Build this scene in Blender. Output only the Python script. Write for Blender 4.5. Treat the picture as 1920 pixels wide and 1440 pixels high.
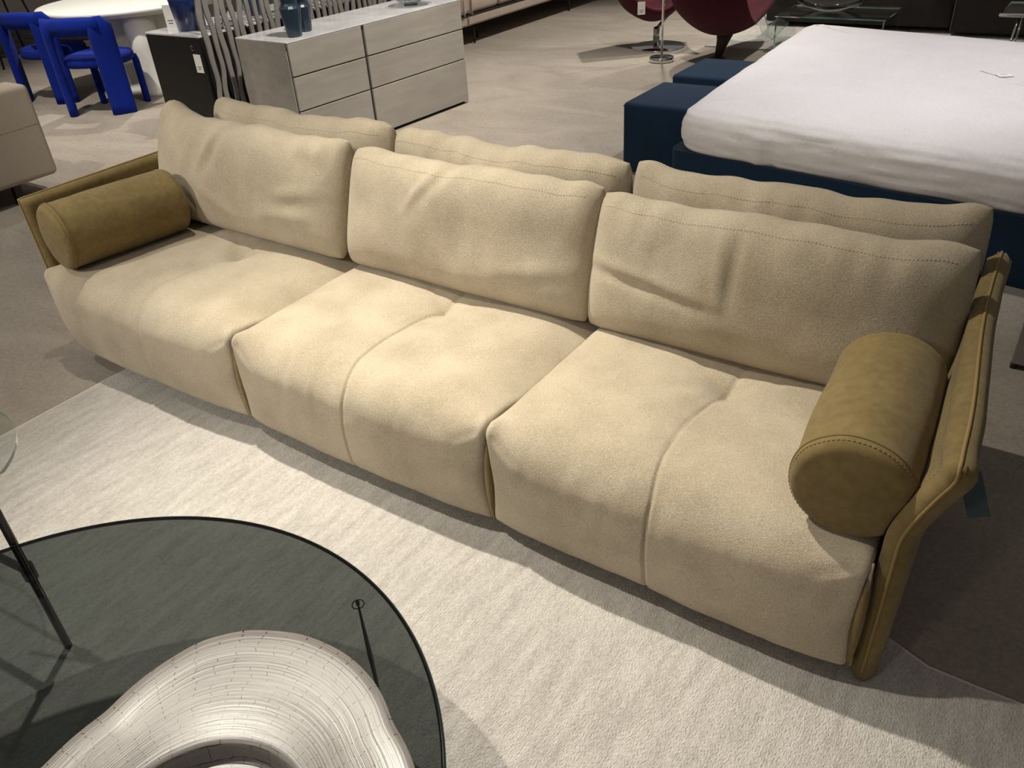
import bpy, bmesh, math, random
import numpy as np
from mathutils import Vector, Matrix, noise

random.seed(4)
for o in list(bpy.data.objects):
    bpy.data.objects.remove(o)
scene = bpy.context.scene
C = scene.collection
PI = math.pi

# ------------------------------------------------------------------ camera
FPX, PITCH, ROLL, YAW = 1538.33, .5745, -.075, .6338
cam_d = bpy.data.cameras.new('camera')
cam_d.sensor_fit = 'HORIZONTAL'
cam_d.sensor_width = 36.0
cam_d.lens = FPX / 1920 * 36.0
cam_d.clip_start = .05
cam_d.clip_end = 100
cam = bpy.data.objects.new('camera', cam_d)
C.objects.link(cam)
_f = Vector((-math.sin(YAW) * math.cos(PITCH), math.cos(YAW) * math.cos(PITCH), -math.sin(PITCH)))
_r = Vector((math.cos(YAW), math.sin(YAW), 0))
_u = _r.cross(_f)
_R = math.cos(ROLL) * _r + math.sin(ROLL) * _u
_U = -math.sin(ROLL) * _r + math.cos(ROLL) * _u
_m = Matrix((( _R.x, _U.x, -_f.x), (_R.y, _U.y, -_f.y), (_R.z, _U.z, -_f.z))).to_4x4()
_m.translation = Vector((2.1758, -1.4295, 1.6858))
cam.matrix_world = _m
scene.camera = cam

# ------------------------------------------------------------------ world, exposure
scene.view_settings.view_transform = 'Standard'
scene.view_settings.look = 'None'
scene.view_settings.gamma = 1.0
scene.view_settings.use_curve_mapping = False
scene.view_settings.exposure = 0.0
world = bpy.data.worlds.new('showroom_ambient')
scene.world = world
world.use_nodes = True
world.node_tree.nodes['Background'].inputs['Color'].default_value = (1.0, .94, .87, 1)
world.node_tree.nodes['Background'].inputs['Strength'].default_value = .16

# ------------------------------------------------------------------ ceiling spots and added fill spots
def spot(name, loc, target, power, angle, blend=.6, radius=.05, color=(1, .86, .66)):
    d = bpy.data.lights.new(name, 'SPOT')
    d.energy = power
    d.spot_size = math.radians(angle)
    d.spot_blend = blend
    d.shadow_soft_size = radius
    d.color = color
    o = bpy.data.objects.new(name, d)
    C.objects.link(o)
    o.location = loc
    o.rotation_euler = (Vector(target) - Vector(loc)).to_track_quat('-Z', 'Y').to_euler()
    return o

WARM, SOFT = (1, .93, .80), (1, .94, .84)
spot('ceiling_or_fill_spot', (-.45, -1.03, 4.03), (1.0, -.65, .1), 430, 48, 1.0, .045, WARM)
spot('ceiling_or_fill_spot', (-.75, .62, 4.3), (.72, -.20, .3), 600, 44, 1.0, .04, WARM)
spot('ceiling_or_fill_spot', (-.82, .66, 4.3), (1.2, -.1, .3), 470, 80, 1.0, .04, WARM)  # wide companion spot, added so the right-hand side keeps a base light
spot('ceiling_or_fill_spot', (.6, -5.0, 3.8), (.3, .2, .4), 200, 45, 1.0, .25, SOFT)  # added fill from behind the camera, lifts the seat fronts
spot('ceiling_or_fill_spot', (-2.4, -4.2, 3.8), (-.5, .6, .7), 650, 33, 1.0, .25, SOFT)  # added fill from front left, aimed to brighten the first back cushion
spot('ceiling_or_fill_spot', (-1.9, -1.2, 4.0), (-3.0, .5, .2), 420, 70, .9, .06, SOFT)  # added to brighten the left floor and the taupe sofa
spot('ceiling_or_fill_spot', (-.6, 2.2, 4.0), (-2.3, 2.9, .3), 680, 60, .9, .06, SOFT)  # added on the drawer side to make the dresser front brighter
spot('ceiling_or_fill_spot', (-4.6, 1.4, 4.0), (-4.6, 2.2, 0), 520, 70, .9, .06, SOFT)
spot('ceiling_or_fill_spot', (-1.2, 4.4, 4.0), (-1.2, 4.4, 0), 440, 75, .9, .06, SOFT)
spot('ceiling_or_fill_spot', (1.7, 3.0, 4.0), (1.3, 3.7, .5), 440, 66, .9, .06, (.97, .96, 1.0))
spot('ceiling_or_fill_spot', (-6.2, 4.6, 4.0), (-5.8, 3.6, .5), 520, 70, .9, .06, SOFT)
spot('ceiling_or_fill_spot', (-1.9, 7.2, 4.0), (-2.2, 6.6, 0), 560, 75, .9, .06, SOFT)
spot('ceiling_or_fill_spot', (.3, 7.6, 4.0), (-.2, 6.8, 0), 420, 70, .9, .06, SOFT)

# ------------------------------------------------------------------ materials
M = {}
def new_mat(name):
    m = bpy.data.materials.new(name)
    m.use_nodes = True
    M[name] = m
    nt = m.node_tree
    return m, nt, nt.nodes['Principled BSDF']

def simple(name, col, rough=.5, metal=0., spec=.5, sheen=0., coat=0., var=.0, vscale=8., bump=0., bscale=200.):
    m, nt, b = new_mat(name)
    b.inputs['Base Color'].default_value = (*col, 1)
    b.inputs['Roughness'].default_value = rough
    b.inputs['Metallic'].default_value = metal
    b.inputs['Specular IOR Level'].default_value = spec
    b.inputs['Sheen Weight'].default_value = sheen
    b.inputs['Coat Weight'].default_value = coat
    tc = nt.nodes.new('ShaderNodeTexCoord')
    if var > 0:
        n = nt.nodes.new('ShaderNodeTexNoise')
        n.inputs['Scale'].default_value = vscale
        n.inputs['Detail'].default_value = 5
        nt.links.new(tc.outputs['Object'], n.inputs['Vector'])
        r = nt.nodes.new('ShaderNodeValToRGB')
        r.color_ramp.elements[0].position = .3
        r.color_ramp.elements[1].position = .7
        r.color_ramp.elements[0].color = (*[c * (1 - var) for c in col], 1)
        r.color_ramp.elements[1].color = (*[min(1, c * (1 + var)) for c in col], 1)
        nt.links.new(n.outputs['Fac'], r.inputs['Fac'])
        nt.links.new(r.outputs['Color'], b.inputs['Base Color'])
    if bump > 0:
        n2 = nt.nodes.new('ShaderNodeTexNoise')
        n2.inputs['Scale'].default_value = bscale
        n2.inputs['Detail'].default_value = 3
        nt.links.new(tc.outputs['Object'], n2.inputs['Vector'])
        bp = nt.nodes.new('ShaderNodeBump')
        bp.inputs['Strength'].default_value = bump
        bp.inputs['Distance'].default_value = .004
        nt.links.new(n2.outputs['Fac'], bp.inputs['Height'])
        nt.links.new(bp.outputs['Normal'], b.inputs['Normal'])
    return m

def streaky(name, c0, c1, sc1, sc2, rough=.95, bump=.3, bs=(300, 300, 300), sheen=.0, dist=.003, distort=0., wa=.5, wf=.5, lo=.32, hi=.68):
    """cloth or carpet: a broad stretched noise and a fine one mix two tones, a fine noise gives the pile"""
    m, nt, b = new_mat(name)
    b.inputs['Roughness'].default_value = rough
    b.inputs['Specular IOR Level'].default_value = .12
    b.inputs['Sheen Weight'].default_value = sheen
    b.inputs['Sheen Roughness'].default_value = .6
    tc = nt.nodes.new('ShaderNodeTexCoord')
    def nz(scale3, detail, rgh=.55, dst=0.):
        mp = nt.nodes.new('ShaderNodeMapping')
        mp.inputs['Scale'].default_value = scale3
        nt.links.new(tc.outputs['Object'], mp.inputs['Vector'])
        n = nt.nodes.new('ShaderNodeTexNoise')
        n.inputs['Scale'].default_value = 1
        n.inputs['Detail'].default_value = detail
        n.inputs['Roughness'].default_value = rgh
        n.inputs['Distortion'].default_value = dst
        nt.links.new(mp.outputs['Vector'], n.inputs['Vector'])
        return n
    a = nz(sc1, 4, .55, distort)
    f = nz(sc2, 3)
    mix = nt.nodes.new('ShaderNodeMath')
    mix.operation = 'MULTIPLY_ADD'
    mix.inputs[1].default_value = wf
    nt.links.new(f.outputs['Fac'], mix.inputs[0])
    h = nt.nodes.new('ShaderNodeMath')
    h.operation = 'MULTIPLY'
    h.inputs[1].default_value = wa
    nt.links.new(a.outputs['Fac'], h.inputs[0])
    nt.links.new(h.outputs[0], mix.inputs[2])
    r = nt.nodes.new('ShaderNodeValToRGB')
    r.color_ramp.elements[0].position = lo
    r.color_ramp.elements[1].position = hi
    r.color_ramp.elements[0].color = (*c0, 1)
    r.color_ramp.elements[1].color = (*c1, 1)
    nt.links.new(mix.outputs[0], r.inputs['Fac'])
    nt.links.new(r.outputs['Color'], b.inputs['Base Color'])
    g = nz(bs, 2)
    bp = nt.nodes.new('ShaderNodeBump')
    bp.inputs['Strength'].default_value = bump
    bp.inputs['Distance'].default_value = dist
    nt.links.new(g.outputs['Fac'], bp.inputs['Height'])
    nt.links.new(bp.outputs['Normal'], b.inputs['Normal'])
    return m

def linen(name, c0, c1):
    """slubby woven cloth: threads along the width cross threads along the fall"""
    m, nt, b = new_mat(name)
    b.inputs['Roughness'].default_value = .95
    b.inputs['Specular IOR Level'].default_value = .1
    b.inputs['Sheen Weight'].default_value = .2
    b.inputs['Sheen Roughness'].default_value = .6
    tc = nt.nodes.new('ShaderNodeTexCoord')
    def nz(scale3, detail=2):
        mp = nt.nodes.new('ShaderNodeMapping')
        mp.inputs['Scale'].default_value = scale3
        nt.links.new(tc.outputs['Object'], mp.inputs['Vector'])
        n = nt.nodes.new('ShaderNodeTexNoise')
        n.inputs['Scale'].default_value = 1
        n.inputs['Detail'].default_value = detail
        nt.links.new(mp.outputs['Vector'], n.inputs['Vector'])
        return n.outputs['Fac']
    def mad(a, k, c):
        q = nt.nodes.new('ShaderNodeMath')
        q.operation = 'MULTIPLY_ADD'
        nt.links.new(a, q.inputs[0])
        q.inputs[1].default_value = k
        if isinstance(c, float): q.inputs[2].default_value = c
        else: nt.links.new(c, q.inputs[2])
        return q.outputs[0]
    weft = nz((170, 720, 720), 1)
    warp = nz((720, 170, 170), 1)
    broad = nz((5, 5, 5), 3)
    weave = mad(weft, .55, mad(warp, .45, 0.0))
    tone = mad(weave, .66, mad(broad, .34, 0.0))
    r = nt.nodes.new('ShaderNodeValToRGB')
    r.color_ramp.elements[0].position = .39
    r.color_ramp.elements[1].position = .61
    r.color_ramp.elements[0].color = (*c0, 1)
    r.color_ramp.elements[1].color = (*c1, 1)
    nt.links.new(tone, r.inputs['Fac'])
    nt.links.new(r.outputs['Color'], b.inputs['Base Color'])
    bp = nt.nodes.new('ShaderNodeBump')
    bp.inputs['Strength'].default_value = .8
    bp.inputs['Distance'].default_value = .0028
    nt.links.new(weave, bp.inputs['Height'])
    nt.links.new(bp.outputs['Normal'], b.inputs['Normal'])
    return m

streaky('carpet', (.215, .188, .158), (.345, .305, .26), (1.1, 2.2, 1), (90, 90, 90), bump=.5, bs=(220, 220, 220), distort=1.4)
streaky('rug_wool', (.37, .344, .312), (.60, .565, .52), (34, 6, 8), (190, 95, 150), bump=1.0, bs=(260, 130, 200), dist=.006, sheen=.2, wa=.5, wf=.5, lo=.33, hi=.67)
linen('beige_linen', (.335, .277, .193), (.54, .464, .346))
streaky('olive_nubuck', (.150, .105, .036), (.235, .170, .066), (7, 7, 7), (45, 45, 45), rough=.75, bump=.12, bs=(300, 300, 300), sheen=.12)
streaky('navy_velvet', (.003, .014, .032), (.005, .022, .048), (5, 5, 5), (300, 300, 300), rough=.8, bump=.2, sheen=.06)
streaky('blue_wool', (.002, .012, .17), (.004, .022, .26), (5, 5, 5), (300, 300, 300), rough=.9, bump=.2, sheen=.03)
streaky('burgundy_wool', (.045, .006, .011), (.07, .009, .016), (5, 5, 5), (300, 300, 300), rough=.9, bump=.2, sheen=.05)
streaky('white_sheet', (.66, .62, .60), (.74, .70, .69), (3, 3, 3), (90, 30, 60), rough=.9, bump=.25, bs=(60, 14, 30), dist=.006)
streaky('taupe_leather', (.36, .31, .255), (.42, .365, .30), (4, 4, 4), (120, 120, 120), rough=.55, bump=.08)
streaky('pale_upholstery', (.50, .41, .35), (.60, .50, .44), (5, 5, 5), (150, 150, 150), bump=.2)
streaky('charcoal_upholstery', (.035, .032, .032), (.055, .05, .05), (5, 5, 5), (200, 200, 200), bump=.2)
streaky('grey_veneer', (.30, .275, .245), (.42, .39, .35), (2.5, 1.2, 2.5), (9, 2.0, 16), rough=.45, bump=.05)
streaky('dark_rug', (.010, .010, .011), (.10, .09, .085), (1.2, 6, 2), (10, 26, 10), bump=.5)
simple('veneer_gap', (.03, .026, .022), .8)
simple('black_lacquer', (.010, .0095, .010), .45, spec=.3)
simple('slat_grey', (.20, .185, .17), .6, var=.1)
simple('white_lacquer', (.78, .77, .72), .45, var=.02)
simple('stone_top', (.55, .55, .56), .12, spec=.7, var=.15, vscale=5)
simple('chrome', (.75, .75, .76), .08, metal=1)
simple('dark_chrome', (.14, .13, .125), .12, metal=1)
simple('steel', (.42, .42, .43), .3, metal=1)
simple('black_metal', (.012, .012, .012), .4)
simple('plinth_black', (.02, .017, .013), .8)
simple('thread_tan', (.47, .40, .285), .9)
simple('thread_olive', (.24, .17, .065), .7)
simple('seam_olive', (.15, .10, .036), .8)
simple('welt_olive', (.27, .18, .065), .7)
simple('rug_binding', (.62, .56, .47), .95)
simple('card_white', (.82, .81, .78), .6)
simple('card_print', (.18, .17, .17), .7)
simple('card_teal', (.06, .10, .115), .45)
simple('deep_blue_ceramic', (.006, .018, .085), .22, coat=.4)
simple('teal_ceramic', (.012, .03, .05), .3, coat=.2)
simple('burgundy_under', (.03, .014, .014), .6)

def glass(name, col, rough=.0, ior=1.5):
    m, nt, b = new_mat(name)
    b.inputs['Base Color'].default_value = (*col, 1)
    b.inputs['Roughness'].default_value = rough
    b.inputs['IOR'].default_value = ior
    b.inputs['Transmission Weight'].default_value = 1
    return m
glass('clear_glass', (.93, .97, .955))
glass('green_glass_edge', (.25, .55, .48))

def thin_smoke(name, col, fac_min=.06):
    """tinted sheet: tinted transparency under a mirror-like coat by Fresnel, so lamps light what is under it"""
    m = bpy.data.materials.new(name)
    m.use_nodes = True
    M[name] = m
    nt = m.node_tree
    nt.nodes.clear()
    out = nt.nodes.new('ShaderNodeOutputMaterial')
    mix = nt.nodes.new('ShaderNodeMixShader')
    tr = nt.nodes.new('ShaderNodeBsdfTransparent')
    tr.inputs['Color'].default_value = (*col, 1)
    gl = nt.nodes.new('ShaderNodeBsdfGlossy')
    gl.inputs['Roughness'].default_value = .01
    lw = nt.nodes.new('ShaderNodeLayerWeight')
    lw.inputs['Blend'].default_value = .5
    pw = nt.nodes.new('ShaderNodeMath')
    pw.operation = 'POWER'
    pw.inputs[1].default_value = 4.0
    nt.links.new(lw.outputs['Facing'], pw.inputs[0])
    fr = nt.nodes.new('ShaderNodeMath')
    fr.operation = 'MULTIPLY_ADD'
    fr.inputs[1].default_value = .9
    fr.inputs[2].default_value = fac_min
    nt.links.new(pw.outputs[0], fr.inputs[0])
    nt.links.new(fr.outputs[0], mix.inputs[0])
    nt.links.new(tr.outputs[0], mix.inputs[1])
    nt.links.new(gl.outputs[0], mix.inputs[2])
    nt.links.new(mix.outputs[0], out.inputs['Surface'])
    return m
thin_smoke('smoked_glass', (.135, .156, .152))
thin_smoke('sheet_glass', (.93, .97, .955))
simple('smoked_edge', (.012, .02, .018), .1)

# bowl: brushed silver with crackle lines
def bowl_material():
    m, nt, b = new_mat('crackled_silver')
    b.inputs['Metallic'].default_value = 0.
    tc = nt.nodes.new('ShaderNodeTexCoord')
    uv = tc.outputs['UV']                      # u = turn, v = radius
    def mapped(s):
        mp = nt.nodes.new('ShaderNodeMapping')
        mp.inputs['Scale'].default_value = s
        nt.links.new(uv, mp.inputs['Vector'])
        return mp.outputs['Vector']
    ns = nt.nodes.new('ShaderNodeTexNoise')
    ns.inputs['Scale'].default_value = 1
    ns.inputs['Detail'].default_value = 4
    nt.links.new(mapped((3, 70, 1)), ns.inputs['Vector'])
    br = nt.nodes.new('ShaderNodeTexBrick')
    br.inputs['Scale'].default_value = 1
    br.inputs['Mortar Size'].default_value = .024
    br.inputs['Mortar Smooth'].default_value = .1
    br.inputs['Brick Width'].default_value = 1.7
    br.inputs['Row Height'].default_value = .5
    br.inputs['Color1'].default_value = (0, 0, 0, 1)
    br.inputs['Color2'].default_value = (0, 0, 0, 1)
    br.inputs['Mortar'].default_value = (1, 1, 1, 1)
    # wobble the lines
    nw = nt.nodes.new('ShaderNodeTexNoise')
    nw.inputs['Scale'].default_value = 14
    nw.inputs['Detail'].default_value = 3
    nt.links.new(uv, nw.inputs['Vector'])
    vm = nt.nodes.new('ShaderNodeVectorMath')
    vm.operation = 'MULTIPLY_ADD'
    vm.inputs[1].default_value = (.9, .8, 0)
    nt.links.new(nw.outputs['Color'], vm.inputs[0])
    nt.links.new(mapped((52, 30, 1)), vm.inputs[2])
    nt.links.new(vm.outputs[0], br.inputs['Vector'])
    # patches where the crackle fades
    nm = nt.nodes.new('ShaderNodeTexNoise')
    nm.inputs['Scale'].default_value = 1
    nm.inputs['Detail'].default_value = 2
    nt.links.new(mapped((30, 14, 1)), nm.inputs['Vector'])
    mr = nt.nodes.new('ShaderNodeMapRange')
    mr.inputs['From Min'].default_value = .36
    mr.inputs['From Max'].default_value = .50
    nt.links.new(nm.outputs['Fac'], mr.inputs['Value'])
    mu = nt.nodes.new('ShaderNodeMath')
    mu.operation = 'MULTIPLY'
    nt.links.new(mr.outputs[0], mu.inputs[0])
    nt.links.new(br.outputs['Color'], mu.inputs[1])
    r = nt.nodes.new('ShaderNodeValToRGB')
    r.color_ramp.elements[0].position = .3
    r.color_ramp.elements[1].position = .7
    r.color_ramp.elements[0].color = (.145, .132, .123, 1)
    r.color_ramp.elements[1].color = (.215, .198, .185, 1)
    nt.links.new(ns.outputs['Fac'], r.inputs['Fac'])
    mx = nt.nodes.new('ShaderNodeMix')
    mx.data_type = 'RGBA'
    nt.links.new(mu.outputs[0], mx.inputs['Factor'])
    nt.links.new(r.outputs['Color'], mx.inputs['A'])
    mx.inputs['B'].default_value = (.012, .010, .009, 1)
    nt.links.new(mx.outputs['Result'], b.inputs['Base Color'])
    b.inputs['Roughness'].default_value = .30
    b.inputs['Specular IOR Level'].default_value = .46
    bp = nt.nodes.new('ShaderNodeBump')
    bp.inputs['Strength'].default_value = .35
    bp.inputs['Distance'].default_value = .002
    nt.links.new(ns.outputs['Fac'], bp.inputs['Height'])
    nt.links.new(bp.outputs['Normal'], b.inputs['Normal'])
bowl_material()

# ------------------------------------------------------------------ mesh helpers
def tag(o, label=None, cat=None, group=None, kind=None):
    if label: o['label'] = label
    if cat: o['category'] = cat
    if group: o['group'] = group
    if kind: o['kind'] = kind
    return o

def thing(name, loc, label, cat, group=None, rz=0.):
    o = bpy.data.objects.new(name, None)
    o.empty_display_size = .1
    C.objects.link(o)
    o.location = loc
    o.rotation_euler = (0, 0, rz)
    return tag(o, label, cat, group)

def obj(name, verts, faces, mat, parent=None, smooth=True, world=True, uvs=None, base=None):
    """one mesh object. world=True: verts are in world space (parents chained by plain offsets)"""
    V = np.asarray(verts, float).reshape(-1, 3)
    off = np.zeros(3)
    if parent is not None and world:
        q = parent
        while q is not None:
            off += np.array(q.location)
            q = q.parent
    elif parent is None:
        off = np.array(base) if base is not None else np.array([(V[:, 0].min() + V[:, 0].max()) / 2, (V[:, 1].min() + V[:, 1].max()) / 2, V[:, 2].min()])
    V = V - off
    me = bpy.data.meshes.new(name)
    me.from_pydata([tuple(v) for v in V], [], [tuple(int(i) for i in f) for f in faces])
    me.materials.append(M[mat])
    if uvs is not None:
        ul = me.uv_layers.new(name='UVMap')
        for l in me.loops:
            ul.data[l.index].uv = uvs[l.vertex_index]
        for p in me.polygons:                  # close the turn without a jump
            us = [ul.data[i].uv[0] for i in p.loop_indices]
            if len(us) < 6 and max(us) - min(us) > .5:
                for i in p.loop_indices:
                    if ul.data[i].uv[0] < .5: ul.data[i].uv[0] += 1
    if smooth:
        me.polygons.foreach_set('use_smooth', [True] * len(me.polygons))
    me.update()
    o = bpy.data.objects.new(name, me)
    C.objects.link(o)
    if parent is not None:
        o.parent = parent
    else:
        o.location = off
    return o

def grid_faces(n, m, cu=False, cv=False, flip=False):
    F = []
    for i in range(n if cu else n - 1):
        for j in range(m if cv else m - 1):
            a, b = i * m + j, ((i + 1) % n) * m + j
            c, d = ((i + 1) % n) * m + (j + 1) % m, i * m + (j + 1) % m
            F.append((a, d, c, b) if flip else (a, b, c, d))
    return F

def rbox_data(size, center, r=.01, seg=2, rot=None):
    bm = bmesh.new()
    bmesh.ops.create_cube(bm, size=1)
    bmesh.ops.scale(bm, vec=size, verts=bm.verts)
    if r > 0:
        bmesh.ops.bevel(bm, geom=list(bm.edges), offset=r, segments=seg, profile=.5, affect='EDGES')
    if rot is not None:
        bmesh.ops.rotate(bm, verts=bm.verts, cent=(0, 0, 0), matrix=rot)
    bmesh.ops.translate(bm, verts=bm.verts, vec=center)
    bm.verts.ensure_lookup_table()
    V = [tuple(v.co) for v in bm.verts]
    F = [[v.index for v in f.verts] for f in bm.faces]
    bm.free()
    return V, F

def rbox(name, size, center, mat, parent=None, r=.01, seg=2, world=True, rot=None, smooth=False):
    V, F = rbox_data(size, center, r, seg, rot)
    return obj(name, V, F, mat, parent, smooth, world)

def fixnorm(o, sub=0):
    bm = bmesh.new(); bm.from_mesh(o.data); bmesh.ops.recalc_face_normals(bm, faces=bm.faces); bm.to_mesh(o.data); bm.free()
    if sub:
        s = o.modifiers.new('smooth', 'SUBSURF'); s.levels = sub; s.render_levels = sub
    return o

def merge(*parts):
    V, F = [], []
    for v, f in parts:
        n = len(V)
        V += [tuple(x) for x in v]
        F += [[i + n for i in q] for q in f]
    return V, F

def tube_data(pts, r, seg=8, closed=False):
    P = [Vector(q) for q in pts]
    n = len(P)
    rad = r if hasattr(r, '__len__') else [r] * n
    V = []
    prev = None
    for i in range(n):
        if closed: t = (P[(i + 1) % n] - P[i - 1]).normalized()
        else: t = (P[min(i + 1, n - 1)] - P[max(i - 1, 0)]).normalized()
        if prev is None:
            a = Vector((0, 0, 1)) if abs(t.z) < .9 else Vector((1, 0, 0))
            u = t.cross(a).normalized()
        else:
            u = (prev - t * prev.dot(t)).normalized()
        prev = u
        v = t.cross(u)
        for k in range(seg):
            w = 2 * PI * k / seg
            V.append(tuple(P[i] + rad[i] * (math.cos(w) * u + math.sin(w) * v)))
    F = grid_faces(n, seg, closed, True)
    if not closed:
        F.append(tuple(range(seg)))
        F.append(tuple(reversed(range((n - 1) * seg, n * seg))))
    return V, F

def lathe_data(prof, center=(0, 0, 0), seg=48):
    V = []
    for (r, z) in prof:
        for k in range(seg):
            w = 2 * PI * k / seg
            V.append((center[0] + r * math.cos(w), center[1] + r * math.sin(w), center[2] + z))
    F = grid_faces(len(prof), seg, False, True, True)
    return V, F

def stitches_data(pts, normals, length=.006, gap=.004, w=.0009, lift=.0006):
    """dashes along a polyline lying on a surface"""
    parts = []
    P = [Vector(q) for q in pts]
    N = [Vector(q) for q in normals]
    cum = [0.]
    for a, b in zip(P, P[1:]): cum.append(cum[-1] + (b - a).length)
    def at(s):
        import bisect
        i = min(max(bisect.bisect(cum, s) - 1, 0), len(P) - 2)
        t = (s - cum[i]) / max(cum[i + 1] - cum[i], 1e-9)
        return P[i].lerp(P[i + 1], t), N[i].lerp(N[i + 1], t).normalized()
    s = 0
    while s + length < cum[-1]:
        a, na = at(s)
        b, nb = at(s + length)
        d = (b - a).normalized()
        side = d.cross(na).normalized() * w
        a0, b0 = a + na * lift, b + nb * lift
        up = na * w
        parts.append(([a0 - side, a0 + side, b0 + side, b0 - side, a0 + up, b0 + up],
                      [(0, 1, 4), (2, 3, 5), (0, 4, 5, 3), (1, 2, 5, 4)]))
        s += length + gap
    return merge(*parts)

def sstep(a, b, x):
    t = np.clip((x - a) / (b - a), 0, 1)
    return t * t * (3 - 2 * t)

def segdist(px, py, a, b):
    ax, ay = a
    dx, dy = b[0] - ax, b[1] - ay
    t = np.clip(((px - ax) * dx + (py - ay) * dy) / (dx * dx + dy * dy), 0, 1)
    return np.hypot(px - ax - t * dx, py - ay - t * dy), t

def fbm(P, scale, seed=0., oct=3):
    out = np.zeros(len(P))
    for i, q in enumerate(P):
        out[i] = noise.fractal(Vector((q[0] * scale[0] + seed, q[1] * scale[1] - seed * .7, q[2] * scale[2] + seed * .3)), 1.0, 2.0, oct)
    return out

# ------------------------------------------------------------------ floor and rugs
def sheet(name, x0, x1, y0, y1, z0, z1, mat, nx=2, ny=2, kind=None):
    V, F = rbox_data((x1 - x0, y1 - y0, z1 - z0), ((x0 + x1) / 2, (y0 + y1) / 2, (z0 + z1) / 2), 0)
    return obj(name, V, F, mat, None, False)
fl = sheet('floor', -22, 10, -6, 22, -.05, 0, 'carpet')
tag(fl, kind='structure')
simple('wall_paint', (.55, .52, .48), .9)
for nm, bx_ in (('wall_left', (-22, -21.8, -6, 22)), ('wall_right', (9.8, 10, -6, 22)), ('wall_back', (-22, 10, 21.8, 22)), ('wall_front', (-22, 10, -6, -5.8))):
    tag(sheet(nm, *bx_, 0, 4.3, 'wall_paint'), kind='structure')

RUGZ = .010
def main_rug():
    root = thing('area_rug', (1.2, -1.5, 0), 'large pale silvery rug under the front of the beige sofa', 'rug')
    # back edge wanders a little near the sofa end
    pts = [(-.815, -4.0), (3.9, -4.0), (3.9, .10)]
    for x in np.linspace(3.6, -.6, 40):
        y = .112 + .004 * math.sin(x * 5) + (.045 * math.exp(-((x - 2.08) / .07) ** 2))
        pts.append((x, y))
    pts.append((-.815, .112))
    for y in np.linspace(.0, -3.8, 40):
        pts.append((-.815 + .003 * math.sin(y * 4) - (.006 if -.16 < y < -.06 else 0), y))
    n = len(pts)
    V = [(x, y, 0.0005) for x, y in pts] + [(x, y, RUGZ) for x, y in pts]
    F = [tuple(range(n, 2 * n))] + [(i, (i + 1) % n, n + (i + 1) % n, n + i) for i in range(n)]
    obj('pile', V, F, 'rug_wool', root, False)
    edge = [(x, y, RUGZ * .6) for x, y in pts]
    v, f = tube_data(edge, .0055, 6, True)
    obj('binding', v, f, 'rug_binding', root)
main_rug()

# ------------------------------------------------------------------ sofa
SX0, SX1 = -1.145, 2.045            # seat run
GAPS = [-1.145, 0.0, 1.048, 2.045]
sofa = thing('modular_sofa', (.45, .5, RUGZ), 'long beige three-seat sofa with olive leather side panels', 'sofa')

def profile(yf, yb, zb, zt, r, rb, bulge, n_top=46, n_arc=14, n_front=22, n_under=10):
    """side view of a seat, from back top over the front to the underside"""
    pts = []
    for t in np.linspace(0, 1, n_top, endpoint=False):
        pts.append((yb + (yf + r - yb) * t, zt))
    for t in np.linspace(0, PI / 2, n_arc, endpoint=False):
        pts.append((yf + r - r * math.sin(t), zt - r + r * math.cos(t)))
    for t in np.linspace(0, 1, n_front, endpoint=False):
        pts.append((yf, zt - r + (zb + rb - zt + r) * t))
    for t in np.linspace(0, PI / 2, n_under, endpoint=False):
        pts.append((yf + rb - rb * math.cos(t), zb + rb - rb * math.sin(t)))
    for t in np.linspace(0, 1, 6):
        pts.append((yf + rb + (yb - yf - rb) * t, zb))
    pts = np.array(pts)
    k = np.clip((pts[:, 1] - zb) / (zt - zb), 0, 1)
    pts[:, 0] -= bulge * np.sin(PI * (.18 + .72 * k)) * np.clip((yf + .3 - pts[:, 0]) / .3, 0, 1)
    return pts

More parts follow.
